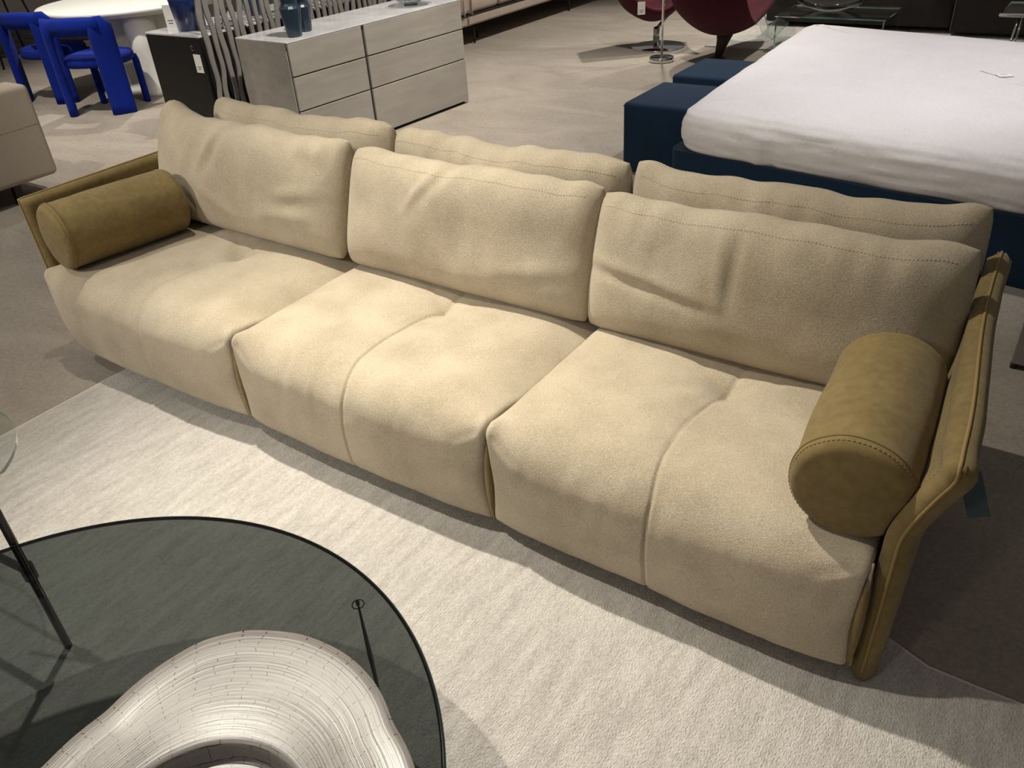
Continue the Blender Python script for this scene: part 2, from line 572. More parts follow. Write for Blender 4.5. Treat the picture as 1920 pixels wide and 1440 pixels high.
def seat(x0, x1, idx, tuft, left_open):
    xc, hw = (x0 + x1) / 2, (x1 - x0) / 2 - .004
    e = .011
    us = np.concatenate([-1 + .5 * (np.linspace(0, 1, 20, endpoint=False) ** 1.6), np.linspace(-.5, -.06, 26, endpoint=False), np.linspace(-.06, .06, 25),
                         np.linspace(.06, .5, 26)[1:], 1 - .5 * (np.linspace(1, 0, 20, endpoint=False)[1:] ** 1.6), [1.0]])
    rows = []
    for u in us:
        k = (1 - abs(u) ** 5)
        kk = 1 - abs(u) ** 7
        r = .022 + .098 * kk
        P = profile(-.034 - .010 * k, .985, .056 - .006 * k, .392 + .026 * k ** .8, r, .03 + .02 * k, .010 + .026 * k)
        # the right-hand edge rolls down towards its neighbour, away from the front corner
        roll = max(0., (u - .70) / .30) ** 2 * .030
        P[:, 1] -= roll * np.clip((P[:, 0] - .06) / .16, 0, 1) * (P[:, 1] > .3)
        # close the ends softly
        d = hw * (1 - abs(u))
        ins = 0. if d > e else e - math.sqrt(max(0, e * e - (e - d) ** 2))
        c = P.mean(0)
        if ins > 0:
            T = np.roll(P, -1, 0) - np.roll(P, 1, 0)
            T[0], T[-1] = P[1] - P[0], P[-1] - P[-2]
            N = np.stack([T[:, 1], -T[:, 0]], 1)
            N /= np.linalg.norm(N, axis=1)[:, None] + 1e-9
            P = P + N * ins * np.sign(((c - P) * N).sum(1))[:, None]
        rows.append(np.c_[np.full(len(P), xc + u * hw), P])
    G = np.array(rows)
    n, m, _ = G.shape
    # outward normals
    du = np.gradient(G, axis=0)
    dv = np.gradient(G, axis=1)
    N = np.cross(du, dv)
    N /= np.linalg.norm(N, axis=2)[:, :, None] + 1e-9
    mid = np.array([xc, .45, .24])
    s = np.sign(((G - mid) * N).sum(2)).mean()
    N *= s
    X, Y, Z = G[:, :, 0], G[:, :, 1], G[:, :, 2]
    dx = X - tuft[0]
    ty = tuft[1]
    disp = np.zeros_like(X)
    topm = sstep(.24, .33, Z)
    front = 1 - sstep(ty - .03, ty + .01, Y)         # seam runs from the tuft over the front
    bend = .03 * np.sin(np.clip((Y + .05) / (ty + .05), 0, 1) * PI) * topm
    ds = dx - bend * (-1 if idx == 0 else -1)
    disp -= front * (.0062 * np.exp(-(ds / .0055) ** 2) + .007 * np.exp(-(ds / .07) ** 2) * (.3 + .7 * topm))
    rr = np.hypot(dx, Y - ty)
    disp -= topm * (.020 * np.exp(-(rr / .045) ** 2) + .016 * np.exp(-(rr / .16) ** 2))
    for (ex, ey, a, w) in ((.30, .20, .006, .012), (-.28, .20, .006, .012), (.02, .4, .006, .012)):
        d_, t_ = segdist(X, Y, tuft, (tuft[0] + ex, tuft[1] + ey))
        disp -= topm * a * np.exp(-(d_ / w) ** 2) * (1 - .6 * t_)
    # soft folds beside the tuft and over the front edge
    rng = random.Random(30 + idx)
    folds = []
    for k in range(5):
        ang = PI + rng.uniform(-.1, .9) if k < 4 else -rng.uniform(.2, .9)
        L0, L1 = rng.uniform(.03, .08), rng.uniform(.2, .36)
        folds.append(((tuft[0] + L0 * math.cos(ang), ty + L0 * math.sin(ang)), (tuft[0] + L1 * math.cos(ang + .25), ty + L1 * math.sin(ang + .25)), rng.uniform(.003, .006), rng.uniform(.014, .026)))
    for a, b, amp, w in folds:
        d_, t_ = segdist(X, Y, a, b)
        disp += topm * amp * np.exp(-(d_ / w) ** 2) * np.sin(PI * (.15 + .8 * t_))
    low = 1 - sstep(.20, .40, Z)
    frontz = 1 - sstep(.02, .2, Y)
    for k in range(12):
        fx = rng.uniform(x0 + .1, x1 - .08)
        w = rng.uniform(.012, .03)
        za, zc = rng.uniform(.25, .36), rng.uniform(.05, .1)
        disp += frontz * rng.uniform(-.003, .003) * np.exp(-((X - fx - .1 * (Z - .3)) / w) ** 2) * np.exp(-((Z - za) / zc) ** 2)
    # corner pinch: little dents beside the front top corners
    for sx in (x0, x1):
        rc = np.hypot(np.hypot(X - sx, (Y + .01)), (Z - .38))
        disp += .012 * np.exp(-(rc / .03) ** 2)
        d_, t_ = segdist(X, Z, (sx + (.03 if sx == x0 else -.03), .37), (sx + (.10 if sx == x0 else -.10), .33))
        disp -= frontz * .004 * np.exp(-(d_ / .012) ** 2)
    flat = G.reshape(-1, 3)
    disp += (.0055 * fbm(flat, (3, 3, 3), idx * 7.1, 2) + .0015 * fbm(flat, (16, 16, 16), idx * 3.3, 2)).reshape(n, m)
    edge = np.clip((hw - np.abs(X - xc)) / .02, 0, 1)
    G = G + N * (disp * np.clip(edge + .25, 0, 1))[:, :, None]
    slit = np.exp(-((Z - .20) / .10) ** 2) * (1 - sstep(.0, .05, Y)) * sstep(.93, 1.0, np.abs(X - xc) / hw)
    G[:, :, 0] -= np.sign(X - xc) * slit * np.where((X > xc) & (idx == 2), .006, .013)
    if idx == 0:                               # the outer end rolls under
        tk = np.clip((.32 - Z) / .27, 0, 1) ** 2.8 * np.clip((xc - X) / hw, 0, 1) ** 3
        G[:, :, 0] += .125 * tk
    V = list(map(tuple, G.reshape(-1, 3)))
    F = grid_faces(n, m, flip=(s < 0))
    F.append(tuple(range(m)) if s > 0 else tuple(reversed(range(m))))
    F.append(tuple(reversed(range((n - 1) * m, n * m))) if s > 0 else tuple(range((n - 1) * m, n * m)))
    o = obj('seat_cushion', V, F, 'beige_linen', sofa)
    # leather gusset showing in the slit by the right front corner
    z = np.linspace(.062, .345, 14)
    Vg = []
    for zz in z:
        t = (zz - .062) / .283
        y0 = -.040 - .020 * math.sin(PI * (.15 + .7 * t)) + .016
        hwid = .0015 + .009 * math.sin(PI * t) ** .7
        Vg += [(x1 - hwid, y0, zz), (x1 + hwid, y0 - .001, zz), (x1 + hwid, y0 + .06, zz), (x1 - hwid, y0 + .06, zz)]
    Fg = grid_faces(14, 4, False, True, True)
    Fg += [(0, 1, 2, 3), (55, 54, 53, 52)]
    obj('gusset', Vg, Fg, 'olive_nubuck', o)
    if idx == 2:
        pts = []
        for zz in np.linspace(.385, .06, 20):
            t = (zz - .06) / .325
            pts.append((x1 + .003 - .002 * t, -.022 - .016 * math.sin(PI * t), zz))
        v, f = tube_data(pts, [.003 + .0025 * math.sin(PI * k / 19) for k in range(20)], 10)
        obj('side_flap', v, f, 'beige_linen', o)
    return o

seat(GAPS[0], GAPS[1], 0, (-.50, .44), False)
seat(GAPS[1], GAPS[2], 1, (.53, .455), True)
seat(GAPS[2], GAPS[3], 2, (1.545, .435), True)
rbox('plinth', (2.86, .80, .062), (.55, .55, .042), 'plinth_black', sofa, .006)
rbox('back_panel', (3.2, .05, .46), (.45, 1.02, .27), 'olive_nubuck', sofa, .02, 3, smooth=True)

def side_panel(xout, side, flare_fn, y0=-.012, y1=1.03, z0=.014, z1=.675, T=.062, slant=0.):
    """upright leather slab, rounded at its rim, with a welted seam round the edge"""
    ny, nz = 60, 44
    def sheet_pts(off):
        G = np.zeros((ny, nz, 3))
        for i, a in enumerate(np.linspace(0, 1, ny)):
            for j, b in enumerate(np.linspace(0, 1, nz)):
                z = z0 + (z1 - z0) * b
                ya = y0 + slant * max(0., 1 - b / .48)
                y = ya + (y1 - ya) * a
                # distance to rim rounds the thickness
                d = min(a * (y1 - y0), (1 - a) * (y1 - y0), b * (z1 - z0), (1 - b) * (z1 - z0))
                k = math.sqrt(max(0, 1 - (1 - min(1, d / .022)) ** 2))
                puff = .004 * noise.noise(Vector((y * 5, z * 6, side * 9 + off)))
                x = xout + flare_fn(y, z) - side * T / 2 + side * off * (T / 2 * (.35 + .65 * k)) + side * off * puff * k
                G[i, j] = (x, y, z)
        return G
    A, B = sheet_pts(1), sheet_pts(-1)
    V = np.concatenate([A.reshape(-1, 3), B.reshape(-1, 3)])
    F = grid_faces(ny, nz, flip=(side < 0))
    off = ny * nz
    F += [tuple(i + off for i in reversed(f)) for f in F]
    ring = [i * nz for i in range(ny)] + [(ny - 1) * nz + j for j in range(1, nz)] + [i * nz + nz - 1 for i in range(ny - 2, -1, -1)] + [j for j in range(nz - 2, 0, -1)]
    for a, b in zip(ring, ring[1:] + ring[:1]):
        F.append((a, a + off, b + off, b) if side > 0 else (b, b + off, a + off, a))
    o = obj('side_panel', V, F, 'olive_nubuck', sofa)
    # welt just inside the rim (front and top)
    mid = [(A[0, j] + B[0, j]) / 2 + np.array([0, -.001, 0]) for j in range(2, nz)]
    mid += [(A[i, nz - 1] + B[i, nz - 1]) / 2 + np.array([0, 0, .001]) for i in range(1, ny)]
    v, f = tube_data(mid, .0042, 6)
    obj('welt', v, f, 'welt_olive', o)
    pts = [tuple(A[3, j] * (.0) + B[3, j]) for j in range(4, nz - 3)] + [tuple(B[i, nz - 4]) for i in range(3, ny - 2)]
    nr = [(-side, 0, 0)] * len(pts)
    v, f = stitches_data(pts, nr, .007, .005, .001)
    obj('stitching', v, f, 'thread_olive', o)
    return o

def flare_left(y, z):
    return -.02 * max(0, z - .3) / .37
def flare_right(y, z):
    t = min(1.2, max(0., (z - .44) / .235))
    t = t * t * (3 - 2 * t) if t < 1 else t
    front = math.exp(-((y - .02) / .50) ** 2)
    crease = .012 * math.exp(-((z - .60 + .5 * (y - .08)) / .035) ** 2) * math.exp(-((y - .05) / .09) ** 2)
    return .012 * max(0, z) / .67 + .058 * t * front - .012 * y + crease
side_panel(-1.19, -1, flare_left, y0=.0, slant=.11)
side_panel(2.105, 1, flare_right)

# ---- back cushions
def pillow(name, label, center, W, H, T, lean, rz, mat, seed, cat, group, folds=(), ears=(1, 1), top_wave=.006, stitched=True, sag=0., top_slope=0.):
    """upright cushion. local x = width, v = height along a leaning axis, t = thickness"""
    nu, nv = 96, 60
    su = np.linspace(-1, 1, nu)
    sv = np.linspace(-1, 1, nv)
    U = np.sin(su * PI / 2) * .5 + su * .5
    Vv = np.sin(sv * PI / 2) * .55 + sv * .45
    U[0], U[-1], Vv[0], Vv[-1] = -1, 1, -1, 1
    uu, vv = np.meshgrid(U, Vv, indexing='ij')
    th = np.sqrt(np.clip((1 - np.abs(uu) ** 9), 0, 1) ** 1.0 * np.clip((1 - np.abs(vv) ** 5), 0, 1))
    belly = .70 + .30 * (1 - uu ** 2) * (1 - vv ** 2) ** .5
    rng = random.Random(seed)
    ph = [rng.uniform(0, 6.28) for _ in range(6)]
    # outline: corners round in, long edges slightly hollow, the corners stand as ears
    cx = uu * W / 2 * (1 - .018 * (1 - vv ** 2) * -1 - .05 * np.clip(np.abs(vv) - .82, 0, 1) ** 1.5 * 3)
    ear = np.where(uu < 0, ears[0], ears[1]) * .020 * np.exp(-((np.abs(uu) - .88) / .10) ** 2)
    wave = top_wave * (np.sin(uu * 6 + ph[0]) + .6 * np.sin(uu * 13 + ph[1]) + .4 * np.sin(uu * 23 + ph[2]))
    topk = sstep(.2, 1, vv)
    cz = vv * H / 2 * (1 - .06 * np.clip(np.abs(uu) - .90, 0, 1) ** 1.5 * 14) + topk * (ear + wave + top_slope * uu) - topk * sag * (1 - uu ** 2)
    res = {}
    def face(sgn):
        t = sgn * T / 2 * th * belly
        d = np.zeros_like(uu)
        px, pz = uu * W / 2, vv * H / 2
        if sgn < 0:
            for (a, b, amp, w) in folds:
                d_, t_ = segdist(px, pz, a, b)
                d += amp * np.exp(-(d_ / w) ** 2) * np.sin(PI * np.clip(.12 + .82 * t_, 0, 1))
        q = np.c_[px.ravel(), np.full(px.size, seed * 3.1 + sgn), pz.ravel()]
        d += (.010 * fbm(q, (3.0, 1, 4.0), seed, 2) + .0018 * fbm(q, (11, 1, 7), seed * 2.0, 2)).reshape(uu.shape)
        # puckers running down from the top seam
        d += .004 * np.exp(-((H / 2 - pz) / .09) ** 2) * np.sin(px * 48 + 3 * np.sin(px * 9 + ph[3])) * (np.abs(uu) < .97)
        t = t + sgn * d * th
        return np.stack([cx, t, cz], 2)
    Fr, Bk = face(-1), face(1)
    ca, sa = math.cos(lean), math.sin(lean)
    cz_, sz_ = math.cos(rz), math.sin(rz)
    def place(G):
        x, t, z = G[..., 0], G[..., 1], G[..., 2]
        y = t * ca + z * sa
        zz = z * ca - t * sa
        X = x * cz_ - y * sz_
        Y = x * sz_ + y * cz_
        return np.stack([X + center[0], Y + center[1], zz + center[2]], -1)
    A, B = place(Fr), place(Bk)
    root = thing(name, (center[0], center[1], float(min(A[..., 2].min(), B[..., 2].min()))), label, cat, group)
    V = np.concatenate([A.reshape(-1, 3), B.reshape(-1, 3)])
    F = grid_faces(nu, nv)
    off = nu * nv
    F += [tuple(i + off for i in reversed(f)) for f in F]
    ring = [i * nv for i in range(nu)] + [(nu - 1) * nv + j for j in range(1, nv)] + [i * nv + nv - 1 for i in range(nu - 2, -1, -1)] + [j for j in range(nv - 2, 0, -1)]
    for a, b in zip(ring, ring[1:] + ring[:1]):
        F.append((a, a + off, b + off, b))
    body = obj('cushion_cover', V, F, mat, root)
    bm = bmesh.new()
    bm.from_mesh(body.data)
    bmesh.ops.remove_doubles(bm, verts=bm.verts, dist=.0002)
    bmesh.ops.recalc_face_normals(bm, faces=bm.faces)
    bm.to_mesh(body.data)
    bm.free()
    body.data.polygons.foreach_set('use_smooth', [True] * len(body.data.polygons))
    if stitched:
        j = int(np.argmin(np.abs(Vv - .80)))
        i0, i1 = int(nu * .06), int(nu * .94)
        pts = [tuple(A[i, j]) for i in range(i0, i1)]
        nrm = []
        for i in range(i0, i1):
            t1 = Vector(A[i + 1, j] - A[i - 1, j])
            t2 = Vector(A[i, j + 1] - A[i, j - 1])
            nn = t1.cross(t2).normalized()
            if nn.y > 0: nn = -nn
            nrm.append(nn)
        for q, nn in ((0, 0), (1, 0)):
            pass
        pts2 = [tuple(A[i, j + 1] * .25 + A[i, j] * .75) for i in range(i0, i1)]
        s1 = stitches_data(pts, nrm, .006, .0035, .0007, .0003)
        s2 = stitches_data(pts2, nrm, .006, .0035, .0007, .0003)
        obj('stitching', *merge(s1, s2), 'thread_tan', root)
    return root

GF, GR = 'beige back cushions in the front row', 'beige back cushions in the rear row'
# front row
pillow('back_cushion', 'beige cushion of the front row, beside the olive bolster near the grey dresser', (-.595, .640, .632), 1.125, .45, .22, .30, -.02, 'beige_linen', 1,
       'cushion', None, [((-.10, .19), (-.20, -.02), .011, .018), ((-.06, .19), (-.13, .02), -.010, .015), ((-.25, .14), (-.30, .0), .008, .03), ((-.18, -.05), (.05, -.16), .010, .03),
                         ((.25, -.02), (.5, .02), .009, .03), ((.2, -.1), (.48, -.08), .008, .03), ((.36, .16), (.5, .08), -.014, .05), ((-.28, -.10), (-.12, -.2), -.008, .02)], (1.5, .3), .005, False, .008, -.008)
pillow('back_cushion', 'beige cushion in the middle of the front row of back cushions', (.500, .640, .612), 1.040, .430, .21, .30, -.01, 'beige_linen', 2,
       'cushion', None, [((-.08, .20), (-.19, .02), .007, .013), ((-.04, .20), (-.12, .06), -.006, .012), ((.0, .20), (-.05, .09), .004, .012), ((.2, -.1), (.50, -.04), .007, .03), ((.15, .0), (.5, .08), -.004, .05), ((-.2, .2), (-.24, .1), .003, .012)], (.3, .5), .004, True, 0., .004)
pillow('back_cushion', 'beige cushion of the front row leaning over the bolster nearest the bed', (1.533, .640, .603), 1.032, .422, .21, .28, .0, 'beige_linen', 3,
       'cushion', None, [((-.10, .18), (-.07, -.06), .007, .014), ((-.05, .18), (-.045, -.05), -.009, .013), ((-.3, .1), (-.26, -.0), -.007, .03), ((-.53, -.01), (-.05, -.07), -.009, .018), ((-.53, .02), (-.1, -.04), .005, .02),
                         ((.1, .1), (.2, .0), .004, .04)], (.3, .3), .0035, True, 0., .004)
# rear row
pillow('back_cushion', 'beige cushion of the rear row, in front of the black cabinet and grey dresser', (-.565, .915, .622), 1.08, .44, .19, .09, -.02, 'beige_linen', 5, 'cushion', None, (), (1.0, .2), .006, True, .01)
pillow('back_cushion', 'beige cushion in the middle of the rear row of back cushions', (.482, .915, .612), 1.012, .43, .19, .09, -.01, 'beige_linen', 6, 'cushion', None, (), (.2, .5), .007, True, .006)
pillow('back_cushion', 'beige cushion of the rear row, closest to the white bed', (1.522, .915, .608), 1.030, .43, .19, .09, .0, 'beige_linen', 7, 'cushion', None, (), (.3, .6), .005, True, .010)

# ---- bolsters
def bolster(label, c1, c2, r, seam_side=1):
    c1, c2 = Vector(c1), Vector(c2)
    a = (c2 - c1).normalized()
    L = (c2 - c1).length
    u = a.cross(Vector((0, 0, 1))).normalized()
    v = u.cross(a)
    prof = []
    re = .03
    for t in np.linspace(0.02, 1, 8, endpoint=False): prof.append((-.012 * (1 - t ** 2), t * (r - re)))
    for t in np.linspace(0, PI / 2, 8): prof.append((re - re * math.cos(t), r - re + re * math.sin(t)))
    for t in np.linspace(.08, .92, 22): prof.append((t * L, r * (1 - .015 * math.cos(t * PI * 2))))
    for t in np.linspace(PI / 2, 0, 8): prof.append((L - re + re * math.cos(t), r - re + re * math.sin(t)))
    for t in np.linspace(1, 0.02, 8)[1:]: prof.append((L + .012 * (1 - t ** 2), t * (r - re)))
    seg = 72
    V = []
    for (s, rad) in prof:
        for k in range(seg):
            w = 2 * PI * k / seg
            d = math.cos(w) * u + math.sin(w) * v
            q = c1 + a * s + d * rad
            rr = 1 + (.02 * noise.noise(Vector((s * 6, math.cos(w) * 2, math.sin(w) * 2))) + .008 * noise.noise(Vector((s * 25, w * 3, 5)))) * min(1, rad / r)
            q = c1 + a * s + d * rad * rr
            if c1.x > 0:                       # leans on the side panel
                q.x = min(q.x, 2.105 - .064 + flare_right(q.y, q.z))
            V.append(tuple(q))
    F = grid_faces(len(prof), seg, False, True)
    zmin = min(q[2] for q in V)
    root = thing('bolster_pillow', ((c1.x + c2.x) / 2, (c1.y + c2.y) / 2, zmin), label, 'pillow', 'olive bolster pillows')
    F += [tuple(range(seg)), tuple(range((len(prof) - 1) * seg, len(prof) * seg))]
    body = fixnorm(obj('bolster_cover', V, F, 'olive_nubuck', root))
    # seam ring at the front end, double stitched
    rg = []
    parts = []
    for off in (.018, .034):
        pts, nr = [], []
        for k in range(seg + 1):
            w = 2 * PI * k / seg
            d = math.cos(w) * u + math.sin(w) * v
            i = min(range(len(prof)), key=lambda i: abs(prof[i][0] - off) + (0 if prof[i][1] > r * .9 else 9))
            q = Vector(V[i * seg + k % seg])
            pts.append(q + d * .0005 + a * (off - prof[i][0]) * 0)
            nr.append(d)
        parts.append(stitches_data(pts, nr, .006, .004, .0011))
    obj('stitching', *merge(*parts), 'thread_olive', root)
    i = 15
    ring = [Vector(V[15 * seg + k]) * 1.0 for k in range(seg)]
    vv, ff = tube_data(ring, .0022, 6, True)
    obj('seam', vv, ff, 'seam_olive', root)
    return root
bolster('olive leather bolster on the sofa seat at the end away from the bed', (-1.005, -.013, .548), (-.93, .50, .548), .132)
bolster('olive leather bolster on the sofa seat at the end nearest the bed', (1.968, -.002, .527), (1.938, .482, .545), .129)

# ---- hang tag on the right panel
def hang_tag():
    root = thing('hang_tag', (2.20, .10, .46), 'dark teal swing tag hanging off the outside of the sofa side panel', 'tag')
    rot = Matrix.Rotation(.35, 3, 'Z') @ Matrix.Rotation(-.30, 3, 'Y') @ Matrix.Rotation(-.55, 3, 'X')
    rbox('card', (.042, .002, .095), (2.184, .150, .505), 'card_teal', root, .0008, 1, rot=rot)
    v, f = tube_data([(2.145, .15, .60), (2.160, .160, .56), (2.166, .163, .535)], .0010, 5)
    obj('string', v, f, 'thread_tan', root)
hang_tag()

# ------------------------------------------------------------------ smoked glass coffee table
GZ = .40
GC = (.991, -1.322)
def smoked_table():
    root = thing('round_coffee_table', (GC[0], GC[1], RUGZ), 'low round coffee table with a smoked glass top on thin legs', 'table')
    seg = 160
    R = .728
    top = [(GC[0] + R * math.cos(2 * PI * k / seg), GC[1] + R * math.sin(2 * PI * k / seg), GZ) for k in range(seg)]
    t = obj('glass_top', top, [tuple(range(seg))], 'smoked_glass', root, False)
    v, f = tube_data([(p[0], p[1], GZ - .0045) for p in top], .0045, 8, True)
    obj('polished_edge', v, f, 'smoked_edge', t)
    for k in range(3):
        a = math.atan2(.651, .187) + k * 2 * PI / 3
        x, y = GC[0] + .677 * math.cos(a), GC[1] + .677 * math.sin(a)
        pr_ = [(0, 0), (.003, 0), (.003, .01), (.004, .12), (.006, .22), (.0035, .33), (.002, GZ - .014), (0, GZ - .014)]
        v, f = lathe_data([(r, RUGZ + z * (GZ - .014 - RUGZ) / (GZ - .014)) for r, z in pr_], (x, y, 0), 16)
        leg = obj('leg', v, f, 'dark_chrome', root)
        v, f = tube_data([(x + .0125 * math.cos(w), y + .0125 * math.sin(w), GZ - .010) for w in np.linspace(0, 2 * PI, 40, endpoint=False)], .0012, 6, True)
        obj('mounting_disc', *merge((v, f), lathe_data([(0, GZ - .012), (.004, GZ - .012), (.004, GZ - .002), (0, GZ - .002)], (x, y, 0), 12)), 'smoked_edge', leg)
smoked_table()

def bowl():
    """wide free-form dish, rim wavy, deep round well in the middle"""
    cx, cy = 1.34, -1.20
    rim_px = [(1.02, -1.13), (1.01, -1.02), (1.03, -.93), (1.08, -.87), (1.18, -.82), (1.29, -.81), (1.38, -.83), (1.47, -.88), (1.55, -.92)]
    known = [(math.atan2(y - cy, x - cx), math.hypot(x - cx, y - cy)) for x, y in rim_px]
    known.sort()
    fill = [(-3.0, .315), (-2.4, .33), (-1.8, .37), (-1.2, .40), (-.5, .40), (.2, .36)]
    al = sorted(fill + [(a, r) for a, r in known])
    A = np.array([a for a, _ in al]); Rr = np.array([r for _, r in al])
    Ax = np.concatenate([A - 2 * PI, A, A + 2 * PI]); Rx = np.concatenate([Rr, Rr, Rr])
    seg = 300
    th = np.linspace(-PI, PI, seg, endpoint=False)
    rim = np.interp(th, Ax, Rx)
    for _ in range(6): rim = (np.roll(rim, 1) + 2 * rim + np.roll(rim, -1)) / 4
    base = GZ + .001
    # profile: fraction of rim radius (blended to a circle inwards), height
    inner = [(1.0, .062), (.97, .066), (.90, .066), (.80, .064), (.70, .061), (.60, .056), (.52, .050), (.475, .047), (.455, .044), (.445, .034), (.44, .012), (.43, .003), (.38, .002)] + [(fr, .006 + .0035 * math.cos((.36 - fr) * 2 * PI / .045) + .010 * (.36 - fr)) for fr in np.linspace(.345, .03, 40)]
    outer = [(1.0, .058), (.95, .052), (.85, .046), (.7, .038), (.55, .022), (.45, .004), (.40, .0), (.03, .0)]
    def dense(pr, k):
        t = np.linspace(0, len(pr) - 1, (len(pr) - 1) * k + 1)
        a = np.interp(t, range(len(pr)), [q[0] for q in pr])
        b = np.interp(t, range(len(pr)), [q[1] for q in pr])
        for _ in range(3):
            b[1:-1] = (b[:-2] + 2 * b[1:-1] + b[2:]) / 4
            a[1:-1] = (a[:-2] + 2 * a[1:-1] + a[2:]) / 4
        return list(zip(a.tolist(), b.tolist()))
    inner, outer = dense(inner, 4), dense(outer, 4)
    V, uv = [], []
    def ring(fr, z, v):
        for k in range(seg):
            w = np.clip((fr - .40) / .45, 0, 1)
            rad = fr * (rim[k] * w + .40 * (1 - w))
            zz = z + .012 * math.sin(2 * th[k] + .7) * fr ** 2 * w
            V.append((cx + rad * math.cos(th[k]), cy + rad * math.sin(th[k]), base + max(zz, 0)))
            uv.append((k / seg, v))
    for fr, z in inner: ring(fr, z, fr)
    for fr, z in reversed(outer): ring(fr, z, fr)
    ni = len(inner)
    F = grid_faces(ni, seg, False, True, False)
    o2 = ni * seg
    F2 = grid_faces(len(outer), seg, False, True, False)
    F += [tuple(i + o2 for i in f) for f in F2]
    last = (ni + len(outer) - 1) * seg
    for k in range(seg):
        F.append((last + k, last + (k + 1) % seg, (k + 1) % seg, k))
    F.append(tuple(range((ni - 1) * seg, ni * seg)))
    F.append(tuple(reversed(range(o2, o2 + seg))))
    o = obj('decorative_dish', V, F, 'crackled_silver', None, True, uvs=uv)
    bm = bmesh.new(); bm.from_mesh(o.data); bmesh.ops.recalc_face_normals(bm, faces=bm.faces); bm.to_mesh(o.data); bm.free()
    o.data.polygons.foreach_set('use_smooth', [True] * len(o.data.polygons))
    tag(o, 'large wavy-rimmed silver dish with crackled surface on the smoked glass table', 'dish')
bowl()

# ------------------------------------------------------------------ clear glass table at the left edge
def clear_table():
    px, py = .318, -.952
    z1 = .50
    c = (-.066, -1.071)
    R = .3375
    root = thing('glass_side_table', (px - .3, py - .1, RUGZ), 'clear glass side table on dark chrome posts beside the smoked glass table', 'table')
    seg = 120
    ring = [(c[0] + R * math.cos(2 * PI * k / seg), c[1] + R * math.sin(2 * PI * k / seg), z1) for k in range(seg)]
    g = obj('glass_top', ring, [tuple(range(seg))], 'sheet_glass', root, False)
    V = [(x, y, z1 + .0005) for x, y, z in ring] + [(x, y, z1 - .010) for x, y, z in ring]
    obj('polished_edge', V, [(i, (i + 1) % seg, seg + (i + 1) % seg, seg + i) for i in range(seg)], 'green_glass_edge', g)
    def post(x, y, h):
        v, f = lathe_data([(0, RUGZ), (.010, RUGZ), (.010, RUGZ + .02), (.0095, h), (0, h)], (x, y, 0), 20)
        return obj('post', v, f, 'dark_chrome', root)
    for (x, y) in ((px, py), (-.36, -1.02), (-.20, -1.36)):
        hh = z1 - .012 if math.hypot(x - c[0], y - c[1]) < R else z1 + .10
        post(x, y, hh)
        v, f = lathe_data([(0, -.022), (.016, -.022), (.016, .022), (0, .022)], (x, y, .285), 20)
        obj('clamp', v, f, 'black_metal', root)
    bar = rbox_data((math.hypot(py + 1.02, px + .36), .012, .026), (0, 0, 0), .002, 1, Matrix.Rotation(math.atan2(py + 1.02, px + .36), 3, 'Z'))
    bar = ([(v[0] + (px - .36) / 2, v[1] + (py - 1.02) / 2, v[2] + .285) for v in bar[0]], bar[1])
    obj('crossbar', *bar, 'black_metal', root, False)
    # arm that carries the top out to the tall post
    v, f = tube_data([(px, py, z1 + .09), (.16, -1.02, z1 + .008)], .006, 8)
    obj('arm', v, f, 'dark_chrome', root)
clear_table()

# ------------------------------------------------------------------ grey dresser
DO, DY = (-2.118, 2.297), -.0554
def dresser():
    L, D, H = 1.697, .5275, .769
    root = thing('dresser', (DO[0], DO[1], 0), 'pale grey six-drawer dresser standing behind the sofa', 'dresser', rz=DY)
    # local: x = out of the front (0 = front plane), y = along
    rbox('carcass', (D - .022, L, H - .03), (-(D + .022) / 2, L / 2, .02 + (H - .03) / 2), 'grey_veneer', root, .002, 1, world=False)
    rbox('recess', (.010, L - .01, H - .06), (-.019, L / 2, H / 2), 'veneer_gap', root, .0, 1, world=False)
    rbox('top_panel', (D, L, .010), (-D / 2, L / 2, H - .005), 'stone_top', root, .002, 1, world=False)
    rbox('toe_kick', (D - .06, L - .06, .02), (-D / 2, L / 2, .010), 'veneer_gap', root, 0, 1, world=False)
    for (a, b) in ((.006, .645), (.672, L - .004)):
        for (z0, z1) in ((.022, .334), (.342, .552), (.560, .757)):
            rbox('drawer_front', (.020, b - a, z1 - z0), (-.010, (a + b) / 2, (z0 + z1) / 2), 'grey_veneer', root, .002, 1, world=False)
dresser()

def dpt(a, b, z):
    c, s = math.cos(DY), math.sin(DY)
    return (DO[0] + c * a - s * b, DO[1] + s * a + c * b, z)

def vase(label, loc, prof, mat, name='vase', faceted=0):
    v, f = lathe_data(prof, loc, faceted or 40)
    o = obj(name, v, f, mat, None, faceted == 0)
    return tag(o, label, 'vase')
tv = [(0, 0), (.042, 0), (.048, .01), (.066, .15), (.070, .17), (.058, .185), (.052, .20), (.056, .22), (.075, .30), (.078, .33), (.070, .33), (.05, .2), (.0, .19)]
vase('faceted dark teal vase on the near end of the grey dresser', dpt(-.115, .17, .769), tv, 'teal_ceramic', faceted=14)
vase('second dark teal vase, standing just behind the faceted one', dpt(-.19, .33, .769), [(r * .8, z * .9) for r, z in tv], 'teal_ceramic', faceted=14)
cb = [(0, 0), (.05, 0), (.055, .012), (.12, .05), (.16, .075), (.155, .078), (.115, .056), (.05, .02), (0, .016)]
v, f = lathe_data([(r, z) for r, z in cb], dpt(-.2, 1.36, .769), 20)
tag(obj('crystal_bowl', v, f, 'clear_glass', None, False), 'cut crystal bowl on the far end of the grey dresser', 'bowl')

